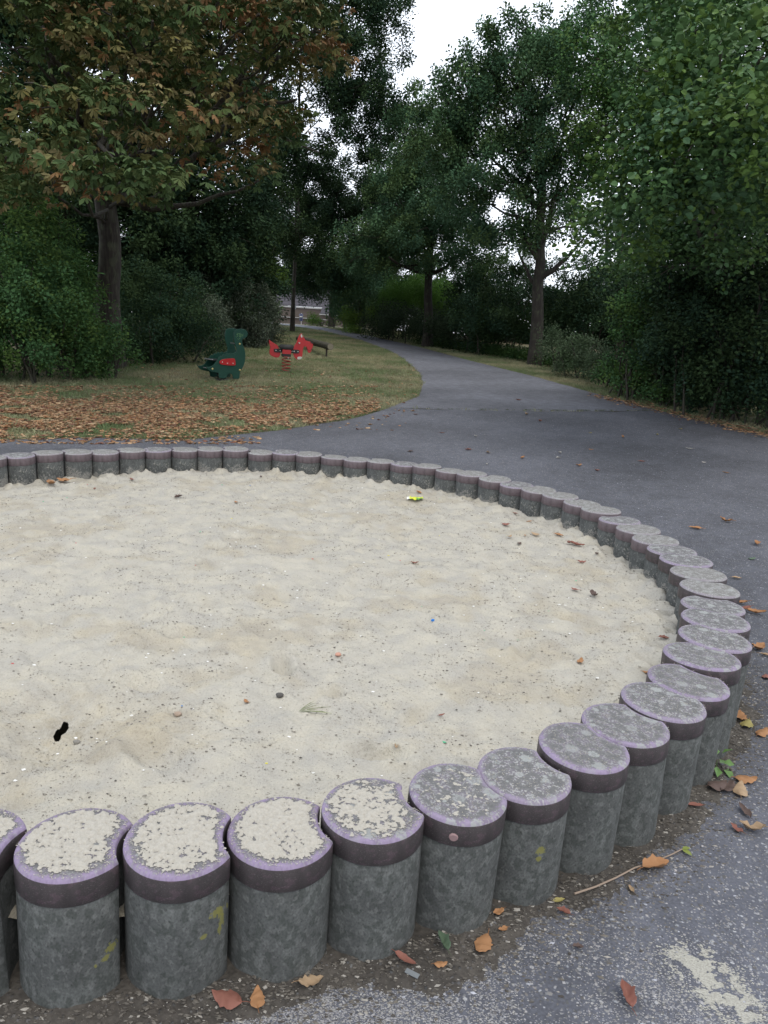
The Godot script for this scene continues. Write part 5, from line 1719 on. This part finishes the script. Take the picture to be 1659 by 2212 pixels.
# ------------------------------------------------------------------ small things
func build_litter() -> void:
	var A := "asphalt"
	var S := "sand"
	for q in [
		[1415, 1877, 62, "orange", A], [1624, 1796, 46, "tan", A], [1590, 1795, 28, "red", A], [1607, 1756, 38, "dark", A], [1502, 1744, 34, "red", A], [1548, 1702, 46, "dark", A], [1570, 1708, 40, "dark", A], [1598, 1712, 44, "tan", A], [1610, 1688, 42, "orange", A], [1216, 1974, 28, "red", A], [1206, 1950, 26, "olive", A], [1363, 1925, 20, "tan", A], [1248, 2051, 18, "dark", A], [1352, 2159, 54, "red", A], [1085, 2013, 22, "orange", A],
		[490, 2165, 60, "red", A], [556, 2164, 44, "orange", A], [670, 2128, 48, "tan", A], [874, 2081, 46, "red", A], [955, 2042, 44, "green", A], [1043, 2046, 54, "orange", A], [951, 2089, 26, "orange", A], [1076, 1975, 24, "orange", A],
		[1599, 1305, 28, "orange", A], [1634, 1327, 36, "orange", A], [1609, 1318, 26, "red", A], [1637, 1403, 42, "orange", A], [1656, 1419, 24, "tan", A], [1654, 1466, 24, "red", A], [1599, 1555, 40, "orange", A], [1612, 1571, 38, "olive", A], [1646, 1587, 32, "orange", A], [1591, 1251, 20, "tan", A], [1624, 1209, 16, "green", A],
		[1011, 973, 16, "red", A], [1054, 979, 16, "tan", A], [1128, 991, 18, "orange", A], [1250, 1007, 18, "orange", A], [1289, 1018, 14, "red", A], [886, 977, 14, "dark", A], [1209, 980, 12, "pale", A], [1205, 991, 12, "pale", A], [1052, 1004, 10, "pale", A], [1027, 943, 12, "pale", A], [955, 936, 12, "red", A], [1275, 936, 10, "olive", A], [1277, 972, 10, "orange", A], [1345, 946, 16, "orange", A], [1386, 998, 14, "red", A], [1166, 911, 14, "red", A], [1137, 896, 14, "tan", A], [1120, 865, 12, "red", A], [1567, 1022, 14, "orange", A], [1488, 971, 14, "pale", A], [1470, 928, 10, "olive", A], [1502, 1143, 26, "orange", A], [1567, 1128, 26, "orange", A], [1635, 1177, 28, "orange", A], [1420, 940, 10, "olive", A], [1520, 1000, 10, "pale", A],
		[1242, 1277, 20, "red", S], [1283, 1289, 28, "dark", S], [1256, 1216, 18, "red", S], [1289, 1199, 18, "dark", S], [1433, 1381, 20, "red", S], [1253, 1433, 24, "orange", S], [1397, 1455, 18, "orange", S], [1113, 1111, 14, "red", S], [1092, 1135, 18, "red", S], [1142, 1129, 16, "orange", S], [1101, 1162, 16, "tan", S], [1134, 1159, 12, "orange", S], [1156, 1156, 20, "tan", S], [1207, 1158, 22, "orange", S], [1228, 1175, 18, "red", S], [1246, 1180, 34, "red", S], [1121, 1177, 14, "dark", S], [896, 1219, 18, "red", S], [904, 1066, 16, "orange", S], [110, 1048, 34, "orange", S], [140, 1042, 32, "orange", S], [285, 1038, 16, "red", S], [385, 1076, 22, "dark", S], [205, 1058, 14, "red", S], [510, 1086, 12, "orange", S], [4, 1047, 14, "red", S], [564, 1032, 10, "dark", S], [532, 1520, 20, "orange", S], [954, 1549, 12, "red", S], [855, 1618, 12, "tan", S]]:
		place_leaf(q[0], q[1], q[2], q[3], q[4])
	# the red leaf lying on a post
	var p16 := Vector3(RING.x + RING_R * cos(1.44089 - 0.08567 * 16), POST_TOP, RING.y + RING_R * sin(1.44089 - 0.08567 * 16))
	var lf := obj("fallen_leaf", leaf_meshes[1], leaf_mats["red"])
	tag(lf, "russet leaf lying on top of a concrete post", "leaf")
	lf.position = p16 + Vector3(0.02, 0.006, 0.06); lf.rotation.y = 0.6
	# crisp wrapper
	var st := new_st()
	var wn := FastNoiseLite.new(); wn.seed = 9; wn.frequency = 1.0
	st.set_smooth_group(-1)
	for i in 10:
		for j in 5:
			for q in [[i, j], [i, j + 1], [i + 1, j + 1], [i, j], [i + 1, j + 1], [i + 1, j]]:
				var u: float = q[0] / 10.0; var v: float = q[1] / 5.0
				var cc := Color(0.62, 0.66, 0.03)
				if u < 0.18: cc = Color(0.75, 0.75, 0.72)
				elif u < 0.3 and v < 0.5: cc = Color(0.02, 0.03, 0.02)
				elif v > 0.7 and u > 0.5: cc = Color(0.12, 0.35, 0.04)
				st.set_color(cc)
				st.add_vertex(Vector3((u - 0.5) * 0.14, 0.012 + 0.012 * wn.get_noise_2d(u * 6.0, v * 4.0) * 2.0 + 0.01 * sin(v * PI), (v - 0.5) * 0.07))
	var w := obj("wrapper", done(st), vc_mat(0.35))
	tag(w, "crumpled yellow-green snack wrapper lying on the sand", "wrapper")
	w.position = on_floor(896, 1080); w.rotation.y = 0.1
	# pink pebble, grey stones
	for q in [[730, 1418, 0.012, Color(0.5, 0.27, 0.2), "pinkish round pebble on the sand"], [604, 1505, 0.013, Color(0.09, 0.085, 0.08), "dark grey stone beside the trodden hollow in the sand"], [166, 1607, 0.011, Color(0.22, 0.21, 0.19), "grey pebble near the dark burrow in the sand"], [384, 1547, 0.012, Color(0.35, 0.27, 0.21), "small tan stone in the sand"]]:
		var sm := SphereMesh.new(); sm.radius = q[2]; sm.height = q[2] * 1.6; sm.radial_segments = 14; sm.rings = 8
		var mm := flat_mat(q[3].r, q[3].g, q[3].b, 0.85)
		var o := obj("pebble", crumb_smooth(int(q[0]), q[2]), mm)
		tag(o, q[4], "pebble", "pebbles in the sand")
		o.position = on_floor(q[0], q[1]) + Vector3(0, q[2] * 0.55, 0)
	# blue scrap
	var bl := obj("plastic_scrap", crumb_smooth(77, 0.009), flat_mat(0.01, 0.17, 0.55, 0.4))
	tag(bl, "tiny bright blue plastic scrap on the sand", "scrap")
	bl.position = on_floor(935, 1342) + Vector3(0, 0.005, 0)
	# clear plastic sliver by the posts
	st = new_st()
	box(st, Vector3(-0.018, 0, -0.007), Vector3(0.018, 0.002, 0.007))
	var cl := obj("plastic_sliver", done(st), flat_mat(0.22, 0.24, 0.255, 0.15))
	tag(cl, "small translucent plastic sliver on the asphalt beside a brown leaf", "scrap")
	cl.position = on_floor(890, 2108) + Vector3(0, 0.004, 0); cl.rotation.y = -0.5
	# twig
	var tw := thing("twig", "long thin dry twig lying on the asphalt by the posts", "twig", on_floor(1240, 1937))
	st = new_st()
	var pts := []; var rad := []
	for q in [[1240, 1937], [1285, 1922], [1330, 1902], [1370, 1880], [1410, 1868], [1450, 1852], [1472, 1840]]:
		pts.append(on_floor(q[0], q[1]) - tw.position + Vector3(0, 0.009, 0)); rad.append(0.0034 - 0.0002 * pts.size())
	tube(st, pts, rad, 7)
	obj("stalk", done(st), flat_mat(0.30, 0.23, 0.18, 0.85), tw)
	st = new_st()
	leaf_shape(st, pts[-1], Vector3(0.6, 0.1, 0.7), Vector3.UP, 0.035, 0.02, 0.1, 3)
	leaf_shape(st, pts[-1], Vector3(0.9, 0.2, -0.2), Vector3.UP, 0.03, 0.016, 0.1, 3)
	obj("leaf", done(st), flat_mat(0.2, 0.24, 0.05, 0.7), tw)
	# weeds
	var wk := [[1545, 1662, "small green weed sprouting at the foot of a post"], [1335, 1765, "tiny weed in the soil beside the posts"]]
	var sk := sprig(8, 14, 0.05, 0.03, 0.02, 2, 0.5, 1.6, 0.3)
	for q in wk:
		var wd := thing("weed", q[2], "weed", on_floor(q[0], q[1]))
		var o := obj("leaves", sk[0], weed_mat(), wd)
		o.position.y = 0.03
		if q[0] > 1400: o.scale = Vector3(1.6, 1.6, 1.6)
		st = new_st()
		tube(st, [Vector3(0, -0.02, 0), Vector3(0.002, 0.04, 0)], [0.002, 0.001], 5)
		obj("stem", done(st), weed_mat(), wd)
	# thin grass tuft in the sand
	var gt := thing("grass_tuft", "thin pale grass tuft growing flat out of the sand", "grass tuft", on_floor(645, 1538))
	st = new_st()
	st.set_smooth_group(-1)
	for k in 9:
		var a := rng.randf_range(-0.4, 1.1)
		leaf_shape(st, Vector3(0, 0.002, 0), Vector3(cos(a), rng.randf_range(0.08, 0.45), -sin(a)), Vector3.UP, rng.randf_range(0.06, 0.14), 0.0035, 0.1, 3)
	obj("blades", done(st), flat_mat(0.16, 0.19, 0.08, 0.8), gt)
	# pale sandy grit caught in the asphalt, and a worn painted stroke
	var buf := PackedFloat32Array()
	var r := RandomNumberGenerator.new(); r.seed = 95
	var flake := crumb_mesh(8)
	for k in 90000:
		var px := r.randf_range(-80, 1720); var py := r.randf_range(1850, 2290)
		var p := on_ground0(px, py)
		var q := (Vector2(p.x, p.z) - RING).length()
		if q < 2.98: continue
		var dens := 1.3 * smoothstep(1.95, 1.05, -p.z + 0.1 * p.x) * (0.6 + 1.1 * n_sand.get_noise_2d(p.x * 2.5, p.z * 2.5)) + 0.06
		if r.randf() > dens: continue
		var sc := 0.0012 + 0.0022 * r.randf() * r.randf()
		put(buf, Basis(rdir(r).normalized(), r.randf() * TAU).scaled(Vector3(sc * 1.5, sc * 0.35, sc)), Vector3(p.x, land(p.x, p.z) + 0.0004, p.z), Color(0.27, 0.27, 0.30).lerp(Color(0.37, 0.36, 0.34), r.randf()) * r.randf_range(0.6, 1.15))
	for k in 8500:
		# grit of the stroke
		var s := r.randf()
		var c0 := on_ground0(lerpf(1490, 1600, s), lerpf(2060, 2195, s))
		var p := c0 + Vector3(r.randfn(0, 0.035), 0, r.randfn(0, 0.02))
		if n_sand.get_noise_2d(p.x * 16.0, p.z * 16.0) + 0.5 * n_sand.get_noise_2d(p.x * 60.0, p.z * 60.0) < -0.05: continue
		var sc := 0.0014 + 0.002 * r.randf()
		put(buf, Basis(rdir(r).normalized(), r.randf() * TAU).scaled(Vector3(sc * 1.6, sc * 0.3, sc)), Vector3(p.x, land(p.x, p.z) + 0.0005, p.z), Color(0.40, 0.39, 0.345) * r.randf_range(0.7, 1.1))
	for k in 24000:
		# loose pale chips lying on the pavement
		var p := Vector2(r.randf_range(-4.0, 7.0), -1.0 - 12.0 * pow(r.randf(), 1.3))
		if k % 3 == 0: p = Vector2(r.randf_range(-0.5, 5.5), -12.5 - 12.0 * r.randf())
		if not (in_poly(p, plaza0) or in_poly(p, path0)) or (p - RING).length() < 3.05: continue
		var sc := 0.0022 + 0.004 * pow(r.randf(), 3.0)
		put(buf, Basis(rdir(r).normalized(), r.randf() * TAU).scaled(Vector3(sc * 1.5, sc * 0.4, sc)), Vector3(p.x, land(p.x, p.y) + 0.0006, p.y), Color(0.33, 0.34, 0.38) * r.randf_range(0.6, 1.4))
	for k in 26000:
		# crumbs of soil and bark along the feet of the posts
		var a := r.randf_range(-0.9, 2.3)
		var q := RING + Vector2.from_angle(a) * (2.92 + absf(r.randfn(0, 0.10)))
		var sc := 0.0016 + 0.0042 * pow(r.randf(), 3.0)
		var col := Color(0.055, 0.048, 0.042).lerp(Color(0.16, 0.145, 0.125), r.randf())
		if r.randf() < 0.1: col = Color(0.33, 0.31, 0.28)
		put(buf, Basis(rdir(r).normalized(), r.randf() * TAU).scaled(Vector3(sc * r.randf_range(1.0, 2.2), sc * 0.6, sc)), Vector3(q.x, land(q.x, q.y) + maxf(0.0004, soil_y(q) + sc * 0.2), q.y), col)
	var gr := copies("asphalt_grit", null, flake, mats.vc, buf)
	tag(gr, "pale sand grit and worn white paint caught in the near asphalt", "grit", "", "stuff")

func on_ground0(px: float, py: float) -> Vector3:
	var d := ray(px, py)
	return Vector3(0, EYE, 0) + d * (-EYE / d.y)

func weed_mat() -> Material:
	if not mats.has("weed"): mats["weed"] = flat_mat(0.10, 0.20, 0.05, 0.6)
	return mats["weed"]

func crumb_smooth(sd: int, rad: float) -> ArrayMesh:
	var n := FastNoiseLite.new(); n.seed = sd; n.frequency = 1.0
	var st := new_st()
	st.set_smooth_group(1)
	var P := func(i: int, j: int) -> Vector3:
		var a := TAU * i / 12.0; var b := PI * j / 7.0
		var d := Vector3(sin(b) * cos(a), cos(b), sin(b) * sin(a))
		return d * rad * (1.0 + 0.35 * n.get_noise_3d(d.x, d.y, d.z)) * Vector3(1.15, 0.75, 0.95)
	for j in 7:
		for i in 12:
			quad(st, P.call(i, j), P.call((i + 1) % 12, j), P.call((i + 1) % 12, j + 1), P.call(i, j + 1))
	return done(st)
